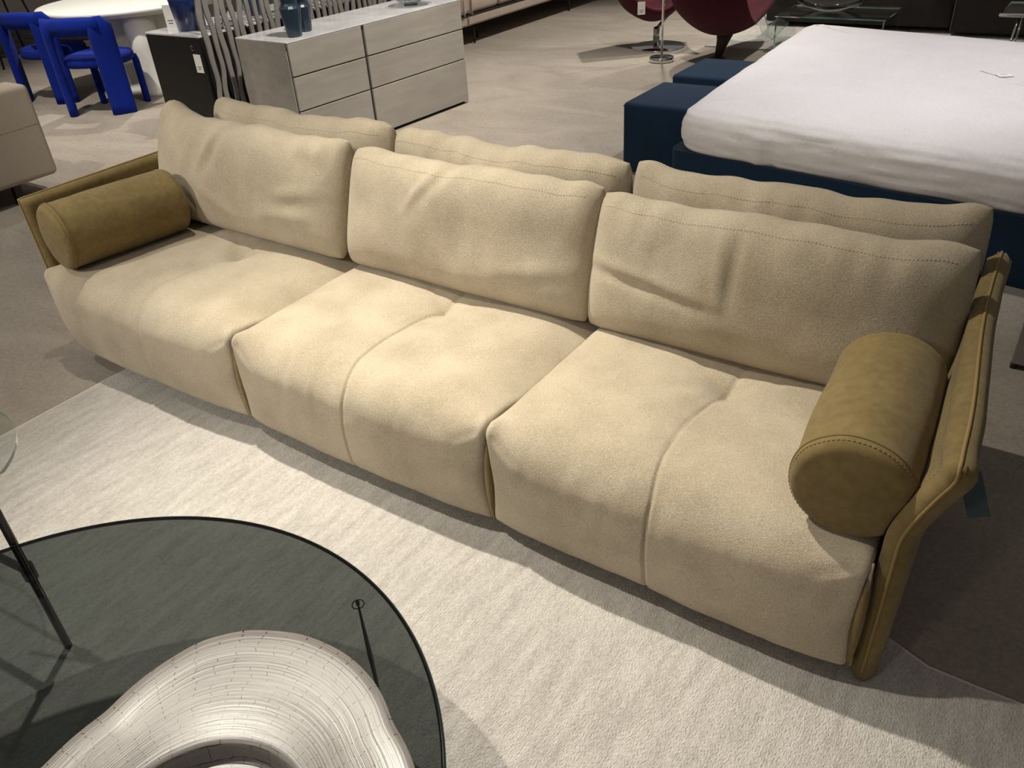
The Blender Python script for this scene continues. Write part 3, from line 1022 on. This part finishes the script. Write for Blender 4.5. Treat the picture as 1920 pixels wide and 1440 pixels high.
# ------------------------------------------------------------------ black cabinet with blue vases, wavy screen
def cabinet():
    x0, x1, y0, L, H = -3.504, -2.915, 2.243, 1.95, .78
    root = thing('black_cabinet', ((x0 + x1) / 2, y0 + L / 2, 0), 'black lacquer cabinet with a pale stone top behind the wavy slats', 'cabinet')
    rbox('body', (x1 - x0, L, H - .035), ((x0 + x1) / 2, y0 + L / 2, .02 + (H - .035) / 2), 'black_lacquer', root, .002, 1)
    rbox('plinth', (x1 - x0 - .06, L - .06, .02), ((x0 + x1) / 2, y0 + L / 2, .010), 'plinth_black', root, 0)
    rbox('stone_top', (x1 - x0, L, .014), ((x0 + x1) / 2, y0 + L / 2, H - .007), 'stone_top', root, .002, 1)
    for k in range(3):
        rbox('door', (.010, L / 3 - .008, H - .06), (x1 + .005, y0 + L * (k + .5) / 3, H / 2 + .005), 'black_lacquer', root, .001, 1)
    v, f = tube_data([(x1 - .095 + .012 * math.cos(w), y0 - .002, .70 + .016 * math.sin(w)) for w in np.linspace(.4, 5.6, 20)], .002, 6)
    obj('lock_ring', v, f, 'chrome', root)
cabinet()
def card(name, label, center, w, h, rot, parent=None):
    root = thing(name, center, label, 'tag')
    V, F = rbox_data((w, .002, h), (0, 0, 0), 0, 1, rot)
    o = obj('card', V, F, 'card_white', root, False, world=False)
    for k, (zz, ww) in enumerate(((-.18, .6), (-.30, .45))):
        V, F = rbox_data((w * ww, .0026, h * .05), (0, 0, h * zz), 0)
        V = [tuple(rot @ Vector(q)) for q in V] if rot is not None else V
        obj('printed_line', V, F, 'card_print', root, False, world=False)
    return root
card('price_card', 'white price card stuck on the end of the black cabinet', (-2.98, 2.2405, .60), .075, .12, Matrix.Identity(3))
card('price_card', 'white price card standing on the edge of the black cabinet top', (-3.43, 2.42, .855), .075, .15, Matrix.Rotation(.45, 3, 'Z'))
bv = [(0, 0), (.085, 0), (.095, .01), (.115, .18), (.118, .21), (.09, .235), (.085, .25), (.11, .29), (.115, .34), (.105, .34), (.08, .25), (0, .24)]
vase('deep blue vase on the near end of the black cabinet', (-3.20, 2.42, .78), bv, 'deep_blue_ceramic')
vase('deep blue vase farther along the black cabinet behind the slats', (-3.22, 3.03, .78), [(r * .95, z * 1.05) for r, z in bv], 'deep_blue_ceramic')
for k, (x, y) in enumerate(((-3.00, 2.50), (-3.0, 2.60))):
    r = thing('glass_cruet', (x, y, .78), 'left of two small clear glass bottles with black collars on the cabinet' if k == 0 else 'right of two small clear glass bottles with black collars on the cabinet', 'bottle', 'small glass bottles on the cabinet')
    v, f = lathe_data([(0, 0), (.026, 0), (.028, .06), (.012, .085), (.012, .10), (0, .10)], (0, 0, 0), 20)
    obj('bottle_body', v, f, 'clear_glass', r, True, world=False)
    v, f = lathe_data([(0, .10), (.014, .10), (.014, .13), (0, .13)], (0, 0, 0), 20)
    obj('collar', v, f, 'black_metal', r, True, world=False)

def wavy_screen():
    xs = -2.82
    n = 29
    root = thing('slatted_screen', (xs, 3.2, 0), 'open screen of wavy grey vertical slats between cabinet and dresser', 'screen')
    for k in range(n):
        y = 2.235 + k * .064
        V = []
        ph = random.uniform(0, 6.28)
        zz = np.linspace(.03, 1.22, 40)
        for z in zz:
            yy = y + .010 * math.sin(z * 11 + ph) + .005 * math.sin(z * 23 + ph * 2)
            w = .0175 + .0025 * math.sin(z * 7 + ph)
            V += [(xs - .007, yy - w, z), (xs + .007, yy - w, z), (xs + .007, yy + w, z), (xs - .007, yy + w, z)]
        F = grid_faces(40, 4, False, True)
        F += [(0, 1, 2, 3), tuple(reversed(range(156, 160)))]
        obj('slat', V, F, 'slat_grey', root, False)
    rbox('bottom_rail', (.05, n * .064, .03), (xs, 2.2 + n * .032, .015), 'slat_grey', root, .002, 1)
    rbox('top_rail', (.03, n * .064, .03), (xs, 2.2 + n * .032, 1.235), 'slat_grey', root, .002, 1)
wavy_screen()

# ------------------------------------------------------------------ white dining table and blue chairs
def dining_table():
    c = (-5.66, 3.66)
    root = thing('dining_table', (c[0], c[1], 0), 'white round dining table on a drum pedestal by the blue chairs', 'table')
    v, f = lathe_data([(0, .74), (.86, .74), (.90, .735), (.915, .72), (.90, .70), (.84, .675), (.3, .66), (0, .66)], (c[0], c[1], 0), 80)
    obj('table_top', v, f[:], 'white_lacquer', root)
    v, f = lathe_data([(0, .70), (.40, .70), (.38, .5), (.38, .2), (.42, .03), (.44, .0), (0, 0)], (c[0] + .18, c[1] - .12, 0), 64)
    obj('pedestal', v, f, 'white_lacquer', root)
    v, f = lathe_data([(0, .70), (.14, .70), (.13, .4), (.145, .03), (.15, 0), (0, 0)], (c[0] + .56, c[1] - .42, 0), 40)
    obj('column', v, f, 'white_lacquer', root)
dining_table()

def plank_leg(x, y, ang, w, t, h, top_round=True, seg=20):
    V = []
    zs = list(np.linspace(0, h, 12))
    for i, z in enumerate(zs):
        k = 1.0 if z < h - .05 else math.sqrt(max(.12, 1 - ((z - h + .05) / .052) ** 2))
        for q in range(seg):
            a = 2 * PI * q / seg
            ca, sa = math.cos(a), math.sin(a)
            lx = (w / 2) * math.copysign(abs(ca) ** .6, ca) * k
            ly = (t / 2) * math.copysign(abs(sa) ** .8, sa) * (.4 + .6 * k)
            V.append((x + lx * math.cos(ang) - ly * math.sin(ang), y + lx * math.sin(ang) + ly * math.cos(ang), z))
    F = grid_faces(len(zs), seg, False, True, True)
    F.append(tuple(reversed(range(seg))))
    F.append(tuple(range((len(zs) - 1) * seg, len(zs) * seg)))
    return V, F

def blue_chair(label, loc, rz):
    """local: y = towards the table, back at -y"""
    r = thing('dining_chair', loc, label, 'chair', 'blue upholstered dining chairs', rz)
    # seat: rounded front
    n = 40
    out = []
    for k in range(n):
        a = 2 * PI * k / n
        x = .265 * math.copysign(abs(math.cos(a)) ** .75, math.cos(a))
        y = .255 * math.copysign(abs(math.sin(a)) ** .75, math.sin(a)) + .03
        out.append((x, y))
    V = []
    for (s, z) in ((.96, .375), (1, .39), (1.0, .43), (.95, .455), (.8, .465), (.4, .468), (.02, .468)):
        V += [(x * s, y * s, z) for x, y in out]
    F = grid_faces(7, n, False, True, True)
    F.append(tuple(reversed(range(n))))
    obj('seat', V, F, 'blue_wool', r, world=False)
    for (x, y, a, w, h) in ((-.245, -.215, 2.17, .20, .775), (.235, -.215, .60, .20, .775)):
        v, f = plank_leg(x, y, a, w, .075, h)
        obj('rear_leg', v, f, 'blue_wool', r, world=False)
    for (x, y, a) in ((-.20, .20, 2.17), (.215, .22, 2.17)):
        v, f = plank_leg(x, y, a, .15, .055, .40)
        obj('front_leg', v, f, 'blue_wool', r, world=False)
    v, f = tube_data([(-.24, -.20, .705), (-.12, -.235, .705), (0, -.245, .705), (.12, -.235, .705), (.24, -.215, .705)], [.055, .062, .064, .062, .055], 20)
    v = [(a, b, .705 + (c - .705) * 1.15) for a, b, c in v]
    obj('backrest', v, f, 'blue_wool', r, world=False)
    return r
blue_chair('bright blue dining chair with its back to the beige sofa, nearer the black cabinet', (-5.04, 2.72, 0), .48)
blue_chair('bright blue dining chair farther from the black cabinet, half behind the other', (-5.93, 2.81, 0), .25)

def wire_chair():
    r = thing('wire_chair', (-8.3, 3.6, 0), 'black thin-legged chair at the edge behind the blue chairs', 'chair')
    for (a, b) in (((-.3, -.3), (-.2, -.2)), ((.3, -.3), (.2, -.2)), ((-.3, .3), (-.2, .2)), ((.3, .3), (.2, .2))):
        v, f = tube_data([(a[0], a[1], 0), (b[0], b[1], .72)], .012, 8)
        obj('leg', v, f, 'black_metal', r, world=False)
    rbox('seat', (.5, .5, .05), (0, 0, .74), 'black_metal', r, .02, 2, world=False)
    v, f = tube_data([(-.24, .2, .75), (-.25, .26, 1.1), (.25, .26, 1.1), (.24, .2, .75)], .012, 8)
    obj('back_frame', v, f, 'black_metal', r, world=False)
wire_chair()
dr = sheet('patterned_rug', -11.6, -8.75, 3.55, 6.2, 0, .012, 'dark_rug')
tag(dr, 'dark patterned rug beyond the blue chairs', 'rug')
lr = sheet('pale_rug', -1.05, 3.0, 6.48, 9.2, 0, .012, 'rug_wool')
tag(lr, 'pale rug under the burgundy chair and glass table behind the bed', 'rug')

# ------------------------------------------------------------------ taupe leather sofa at the left edge
def taupe_sofa():
    r = thing('taupe_sofa', (-3.85, .2, 0), 'taupe leather sofa at the left edge, only its corner in view', 'sofa')
    V, F = rbox_data((.24, 2.1, .56), (-3.37, .145, .405), .035, 4)
    o = obj('backrest', V, F, 'taupe_leather', r)
    V, F = rbox_data((.85, 2.1, .30), (-3.92, .145, .27), .04, 3)
    obj('seat', V, F, 'taupe_leather', r)
    V, F = rbox_data((.80, .2, .22), (-3.91, 1.07, .52), .04, 3)
    obj('armrest', V, F, 'taupe_leather', r)
    pts = [(-3.2495, -.88, .45)] + [(-3.2492, y, .45 - .01 * math.sin((y + .9) * 1.5)) for y in np.linspace(-.8, 1.17, 12)]
    v, f = tube_data(pts, .0012, 5)
    obj('seam', v, f, 'taupe_leather', r)
    for (x, y) in ((-3.33, .93), (-3.33, -.7), (-4.25, .93), (-4.25, -.7)):
        rbox('leg', (.05, .05, .13), (x, y, .065), 'black_metal', r, .004, 1)
taupe_sofa()

# ------------------------------------------------------------------ bed and navy stools
def bed():
    root = thing('bed', (1.5, 3.6, 0), 'low bed with navy velvet base and a white fitted cover', 'bed')
    def quad(A, B, Cc, D, r=.12, n=14):
        P = [Vector((*q, 0)) for q in (A, B, Cc, D)]
        out = []
        for i in range(4):
            p0, p1, p2 = P[i - 1], P[i], P[(i + 1) % 4]
            rr = r[i] if hasattr(r, '__len__') else r
            a = p1 + (p0 - p1).normalized() * rr
            b = p1 + (p2 - p1).normalized() * rr
            for t in np.linspace(0, 1, n).tolist():
                out.append((1 - t) ** 2 * a + 2 * t * (1 - t) * p1 + t * t * b)
            # straight run with points
            nx = P[(i + 1) % 4]
            nr = r[(i + 1) % 4] if hasattr(r, '__len__') else r
            e = nx + (p1 - nx).normalized() * nr
            for t in np.linspace(0, 1, 70)[1:-1].tolist():
                out.append(b.lerp(e, t))
        return out
    o_ = quad((.40, 2.58), (3.3, 2.14), (3.3, 4.34), (.30, 5.0), (.16, .1, .1, .22))
    n = len(o_)
    cen = sum(o_, Vector()) / n
    N = []
    for i in range(n):
        t = (o_[(i + 1) % n] - o_[i - 1]).normalized()
        N.append(Vector((t.y, -t.x, 0)))
    kp = [(-.035, .300), (-.015, .315), (.0, .35), (.008, .40), (.0, .455), (-.022, .495), (-.055, .522), (-.10, .538), (-.17, .547)]
    rings = [(float(np.interp(t, range(len(kp)), [a for a, _ in kp])), float(np.interp(t, range(len(kp)), [b for _, b in kp]))) for t in np.linspace(0, len(kp) - 1, 30)] + [ (-.28, .551), (-.45, .553), (-.7, .554), (-.95, .554), (-1.1, .554), (-1.22, .554)]
    V = []
    for (d, z) in rings:
        for i in range(n):
            q = o_[i] + N[i] * d if d > -.2 else (o_[i] + N[i] * -.17).lerp(cen, (-d - .17) / 1.1)
            p = Vector((q.x, q.y, z))
            k = 1 if z < .54 else .35
            w = .010 * noise.noise(p * 4) + .005 * noise.noise(Vector((p.x * 7, p.y * 7, p.z * 30)))
            w += .0055 * noise.noise(Vector((p.x * 3.2, p.y * 3.2, p.z * 55 + p.x * 4)))
            right = max(0, (p.x - .9) / 1.2)
            w += right * .010 * noise.noise(Vector((p.x * 9 + p.z * 8, p.y * 9, p.z * 25)))
            # tucked fold by the near corner
            g = math.exp(-((p.x - .93) / .022) ** 2) * (1 if p.y < 2.75 else 0) * (1 if z < .53 else 0)
            w += -.018 * g + .014 * math.exp(-((p.x - .88) / .03) ** 2) * (1 if p.y < 2.75 and z < .53 else 0)
            if z < .54: p += N[i] * w * k
            else: p.z += w * .5 * (1 if d > -.5 else max(0., (1.0 + d) / .5))
            V.append(tuple(p))
    F = grid_faces(len(rings), n, False, True)
    F.append(tuple(range((len(rings) - 1) * n, len(rings) * n)))
    F.append(tuple(reversed(range(n))))
    V2 = V
    o = obj('mattress_cover', V2, F, 'white_sheet', root)
    bm = bmesh.new(); bm.from_mesh(o.data); bmesh.ops.recalc_face_normals(bm, faces=bm.faces); bm.to_mesh(o.data); bm.free()
    o.data.polygons.foreach_set('use_smooth', [True] * len(o.data.polygons))
    b_ = quad((.37, 2.60), (3.25, 2.13), (3.25, 4.3), (.38, 4.9), .06, 6)
    n = len(b_)
    V = []
    for (s, z) in ((.0, .0), (.0, .30), (-.01, .305)):
        for i in range(n): V.append((b_[i].x, b_[i].y, z))
    F = grid_faces(3, n, False, True)
    F.append(tuple(range(2 * n, 3 * n)))
    o = obj('bed_base', V, F, 'navy_velvet', root, False)
    bm = bmesh.new(); bm.from_mesh(o.data); bmesh.ops.recalc_face_normals(bm, faces=bm.faces); bm.to_mesh(o.data); bm.free()
bed()
card('price_card', 'small white card lying on the bed cover', (1.76, 3.62, .5585), .07, .06, Matrix.Rotation(.5, 3, 'Z') @ Matrix.Rotation(PI / 2, 3, 'X'))

def stool(label, x0, y0, w, d, h):
    r = thing('stool', (x0 + w / 2, y0 + d / 2, 0), label, 'stool', 'navy cube stools by the bed')
    V, F = rbox_data((w, d, h - .02), (x0 + w / 2, y0 + d / 2, .02 + (h - .02) / 2), .022, 4)
    obj('upholstered_cube', V, F, 'navy_velvet', r)
    rbox('plinth', (w - .08, d - .08, .02), (x0 + w / 2, y0 + d / 2, .01), 'plinth_black', r, 0)
    ring = [(x0 + .004, y0 + .004, h - .02), (x0 + w - .004, y0 + .004, h - .02), (x0 + w - .004, y0 + d - .004, h - .02), (x0 + .004, y0 + d - .004, h - .02)]
    v, f = tube_data(ring + ring[:1], .003, 6)
    obj('piping', v, f, 'navy_velvet', r)
stool('navy velvet cube stool at the foot of the bed, nearer the sofa', -.095, 2.955, .43, .54, .42)
stool('navy velvet cube stool at the foot of the bed, nearer the burgundy chairs', -.115, 3.67, .40, .52, .42)

# ------------------------------------------------------------------ steel nightstand at the right edge
def nightstand():
    r = thing('steel_nightstand', (2.45, 1.85, 0), 'brushed steel side table cut off by the right edge beside the bed', 'table')
    rbox('cabinet_body', (.50, .42, .18), (2.425, 1.83, .11), 'steel', r, .004, 1)
    for (x, y) in ((2.185, 1.635), (2.185, 2.025), (2.665, 1.635), (2.665, 2.025)):
        v, f = lathe_data([(0, 0), (.012, 0), (.012, .02), (0, .02)], (x, y, 0), 12)
        obj('foot', v, f, 'black_metal', r)
    for (x, y) in ((2.19, 2.03), (2.66, 1.64), (2.66, 2.03)):
        rbox('upright', (.02, .02, .36), (x, y, .20 + .18), 'chrome', r, .002, 1)
    rbox('top_panel', (.50, .42, .02), (2.425, 1.83, .57), 'steel', r, .003, 1)
nightstand()

# ------------------------------------------------------------------ pale sofa far behind the dresser
def pale_sofa():
    r = thing('pale_sofa', (-3.95, 7.2, 0), 'pale blush sofa on thin dark legs, far behind the grey dresser', 'sofa')
    x0, x1, y0, y1 = -4.5, -3.42, 4.9, 9.6
    rbox('frame', (x1 - x0, y1 - y0, .10), ((x0 + x1) / 2, (y0 + y1) / 2, .235), 'pale_upholstery', r, .02, 2)
    rbox('frame_trim', (x1 - x0 + .012, y1 - y0 + .012, .012), ((x0 + x1) / 2, (y0 + y1) / 2, .293), 'black_metal', r, .002, 1)
    for k in range(3):
        a, b = y0 + (y1 - y0) * k / 3, y0 + (y1 - y0) * (k + 1) / 3
        rbox('seat_cushion', (x1 - x0 - .2, b - a - .012, .17), ((x0 + x1) / 2 + .1, (a + b) / 2, .385), 'pale_upholstery', r, .04, 3, smooth=True)
        rbox('back_cushion', (.25, b - a - .02, .40), (x0 + .2, (a + b) / 2, .64), 'pale_upholstery', r, .08, 3, smooth=True)
    for y in (5.1, 6.03, 8.0, 9.4):
        for x in (x1 - .04, x0 + .06):
            v, f = tube_data([(x, y, 0), (x, y, .19)], .013, 10)
            obj('leg', v, f, 'black_metal', r)
    v, f = tube_data([(-3.62, 6.30, 0), (-3.62, 6.30, .19)], .013, 10)
    obj('leg', v, f, 'black_metal', r)
pale_sofa()
def throw():
    V = []
    nu, nv = 24, 16
    for i in range(nu):
        for j in range(nv):
            y = 5.45 + .5 * i / (nu - 1)
            s = j / (nv - 1)
            x = -3.72 + .33 * min(1, s * 1.6)
            z = .485 - max(0, s - .62) * .5
            V.append((x + .02 * math.sin(i * .9) * s, y + .04 * s * math.sin(i), z + .012 * math.sin(i * 1.1 + j * .4) + .012))
    o = obj('throw_blanket', V, grid_faces(nu, nv), 'pale_upholstery')
    md = o.modifiers.new('thick', 'SOLIDIFY'); md.thickness = .008
    tag(o, 'crumpled pale throw on the near end of the blush sofa', 'blanket')
throw()

# ------------------------------------------------------------------ burgundy lounge chairs, lamp
def shell(prof, width, curl, th=.05, nw=20):
    """curved seat shell: a side profile (a, z) swept across its width, sides curled up"""
    P = []
    n = len(prof)
    for (a, z, wd) in prof:
        for j in range(nw):
            w = -1 + 2 * j / (nw - 1)
            P.append((a + curl[0] * w * w, w * width * wd, z + curl[1] * abs(w) ** 2.2))
    G = np.array(P).reshape(n, nw, 3)
    du, dv = np.gradient(G, axis=0), np.gradient(G, axis=1)
    N = np.cross(du, dv)
    N /= np.linalg.norm(N, axis=2)[..., None] + 1e-9
    B = G + N * th
    V = np.concatenate([G.reshape(-1, 3), B.reshape(-1, 3)])
    F = grid_faces(n, nw)
    off = n * nw
    F += [tuple(i + off for i in reversed(f)) for f in F]
    ring = [i * nw for i in range(n)] + [(n - 1) * nw + j for j in range(1, nw)] + [i * nw + nw - 1 for i in range(n - 2, -1, -1)] + [j for j in range(nw - 2, 0, -1)]
    for a, b in zip(ring, ring[1:] + ring[:1]): F.append((a, a + off, b + off, b))
    return V, F

def smooth_curve(pts, n):
    """Catmull-Rom through the given rows"""
    P = np.array(pts, float)
    out = []
    for t in np.linspace(0, len(P) - 1.0001, n):
        i = int(t); f = t - i
        p0, p1, p2, p3 = P[max(i - 1, 0)], P[i], P[i + 1], P[min(i + 2, len(P) - 1)]
        out.append(.5 * ((2 * p1) + (-p0 + p2) * f + (2 * p0 - 5 * p1 + 4 * p2 - p3) * f * f + (-p0 + 3 * p1 - 3 * p2 + p3) * f ** 3))
    return out

def lounge_chairs():
    r = thing('lounge_chair', (-.72, 6.05, 0), 'burgundy shell lounge chair closest to the navy stools', 'chair', None, 1.5)
    prof = smooth_curve([(-.46, 1.12, .55), (-.47, .90, .80), (-.44, .62, .95), (-.34, .38, 1), (-.12, .22, .9), (.10, .21, .75), (.32, .26, .70), (.54, .35, .66), (.72, .40, .5)], 30)
    prof = [q * np.array([1.12, 1.0, 1]) for q in prof]
    v, f = shell(prof, .36, (.10, .10))
    fixnorm(obj('seat_shell', v, f, 'burgundy_wool', r, world=False), 1)
    v, f = tube_data([(.08, .0, .24), (.05, .015, .12), (.01, .03, .01)], [.085, .05, .03], 14)
    obj('leg', v, f, 'burgundy_under', r, world=False)
    v, f = lathe_data([(0, 0), (.07, 0), (.07, .006), (.03, .014), (0, .014)], (.01, .03, 0), 24)
    obj('foot', v, f, 'burgundy_under', r, world=False)

    r = thing('lounge_chair', (-1.48, 6.36, 0), 'burgundy shell lounge chair on a polished round swivel base', 'chair', None, .63)
    prof = smooth_curve([(-.60, .90, .6), (-.42, .62, .85), (-.30, .45, 1), (-.10, .34, 1), (.08, .36, .95), (.22, .50, .9), (.28, .70, .8)], 26)
    v, f = shell(prof, .30, (.03, .12))
    v = [(a - .02, b + .03, c - .10) for a, b, c in v]
    fixnorm(obj('seat_shell', v, f, 'burgundy_wool', r, world=False), 1)
    v, f = lathe_data([(0, 0), (.255, 0), (.258, .006), (.25, .014), (0, .016)], (0, 0, 0), 56)
    obj('swivel_base', v, f, 'chrome', r, world=False)
    v, f = tube_data([(-.02, 0, .012), (-.02, 0, .16), (-.02, .01, .17)], .03, 14)
    obj('stem', v, f, 'steel', r, world=False)
    v, f = tube_data([(-.03, .0, .155), (.10, .12, .25), (.14, .16, .29), (.05, .10, .36)], .016, 10)
    obj('bracket', v, f, 'steel', r, world=False)
lounge_chairs()
card('price_card', 'white price card hanging from the burgundy swivel chair', (-1.50, 6.02, .40), .07, .11, Matrix.Rotation(.63, 3, 'Z'))

def lamp():
    r = thing('floor_lamp', (-1.18, 5.80, 0), 'slim chrome floor lamp beside the burgundy chairs', 'lamp')
    v, f = lathe_data([(0, 0), (.105, 0), (.11, .004), (.11, .035), (.105, .04), (.02, .042), (0, .042)], (0, 0, 0), 48)
    obj('base', v, f, 'chrome', r, world=False)
    v, f = tube_data([(0, 0, .03), (0, 0, 1.7)], .011, 14)
    obj('pole', v, f, 'chrome', r, world=False)
    v, f = lathe_data([(.03, 1.7), (.05, 1.7), (.12, 1.55), (.115, 1.55), (.03, 1.69)], (0, 0, 0), 32)
    obj('lamp_shade', v, f, 'chrome', r, world=False)
lamp()

# ------------------------------------------------------------------ glass pieces and grey sofa behind the bed
def glass_rack():
    r = thing('glass_rack', (-.62, 6.98, .012), 'folded clear glass rack on the pale rug under the burgundy seat', 'rack', None, .63)
    for (a, b) in (((-.18, .42), (.0, 0)), ((0, 0), (.14, .14))):
        V = []
        for (x, z) in (a, b):
            for y in (-.16, .16): V += [(x, y, z + .004), (x + .006, y, z + .008)]
        F = [(0, 2, 6, 4), (1, 5, 7, 3), (0, 4, 5, 1), (2, 3, 7, 6), (0, 1, 3, 2), (4, 6, 7, 5)]
        o = obj('glass_panel', V, F, 'sheet_glass', r, False, world=False)
        v, f = tube_data([(a[0], -.16, a[1] + .006), (b[0], -.16, b[1] + .006)], .005, 6)
        v2, f2 = tube_data([(a[0], .16, a[1] + .006), (b[0], .16, b[1] + .006)], .005, 6)
        obj('glass_edge', *merge((v, f), (v2, f2)), 'green_glass_edge', o, world=False)
glass_rack()

def far_glass_table():
    x0, x1, y0, y1, z = -.40, .54, 6.50, 7.10, .30
    r = thing('low_glass_table', ((x0 + x1) / 2, (y0 + y1) / 2, .012), 'rectangular clear glass table behind the far side of the bed', 'table')
    rbox('glass_top', (x1 - x0, y1 - y0, .016), ((x0 + x1) / 2, (y0 + y1) / 2, z - .008), 'sheet_glass', r, 0)
    v, f = tube_data([(x0, y0, z - .008), (x1, y0, z - .008), (x1, y1, z - .008), (x0, y1, z - .008)], .008, 6, True)
    obj('polished_edge', v, f, 'green_glass_edge', r)
    for x in (x0 + .01, x1 - .01):
        rbox('glass_leg', (.014, y1 - y0 - .02, z - .03), (x, (y0 + y1) / 2, .012 + (z - .03) / 2), 'sheet_glass', r, 0)
        v, f = tube_data([(x, y0, z - .02), (x, y0, .014)], .006, 6)
        obj('leg_edge', v, f, 'green_glass_edge', r)
far_glass_table()
v, f = lathe_data([(0, 0), (.10, 0), (.14, .01), (.26, .055), (.30, .085), (.295, .09), (.25, .064), (.12, .024), (0, .02)], (-.02, 6.85, .3005), 48)
tag(obj('dark_bowl', v, f, 'dark_chrome', None, True), 'wide dark metallic bowl on the far glass table', 'bowl')

def grey_sofa():
    r = thing('grey_sofa', (1.6, 7.9, .012), 'charcoal sofa in the background beyond the bed', 'sofa')
    rbox('base', (1.75, .95, .28), (.02, 8.05, .19), 'charcoal_upholstery', r, .03, 3, smooth=True)
    rbox('seat_cushion', (1.75, .85, .16), (.02, 7.98, .40), 'charcoal_upholstery', r, .05, 3, smooth=True)
    rbox('back_cushion', (1.75, .28, .45), (.02, 8.45, .70), 'charcoal_upholstery', r, .08, 3, smooth=True)
    rbox('armrest', (1.5, 1.0, .60), (1.66, 7.95, .33), 'charcoal_upholstery', r, .05, 3, smooth=True)
    v, f = tube_data([(.915, 7.455, .05), (.915, 7.45, .58)], .004, 6)
    obj('piping', v, f, 'slat_grey', r)
grey_sofa()

def chrome_table():
    r = thing('chrome_side_table', (1.75, 6.25, 0), 'small chrome and glass side table in the far right corner', 'table')
    x0, x1, y0, y1, z = 1.44, 2.0, 5.98, 6.5, .45
    rbox('glass_top', (x1 - x0, y1 - y0, .01), ((x0 + x1) / 2, (y0 + y1) / 2, z), 'smoked_edge', r, 0)
    v, f = tube_data([(x0, y0, z), (x1, y0, z), (x1, y1, z), (x0, y1, z)], .014, 10, True)
    obj('rim', v, f, 'chrome', r)
    for (x, y) in ((x0 + .12, y0 + .05), (x1 - .05, y0 + .05), (x0 + .12, y1 - .05), (x1 - .05, y1 - .05)):
        v, f = tube_data([(x, y, z - .01), (x - .02, y, .2), (x - .06, y, 0)], .009, 8)
        obj('leg', v, f, 'chrome', r)
    v, f = tube_data([(x0 + .10, y0 + .05, .2), (x1 - .05, y0 + .05, .2)], .007, 8)
    obj('stretcher', v, f, 'chrome', r)
chrome_table()
card('price_card', 'white card standing on the small chrome side table', (1.66, 6.1, .505), .07, .09, Matrix.Rotation(.6, 3, 'Z'))
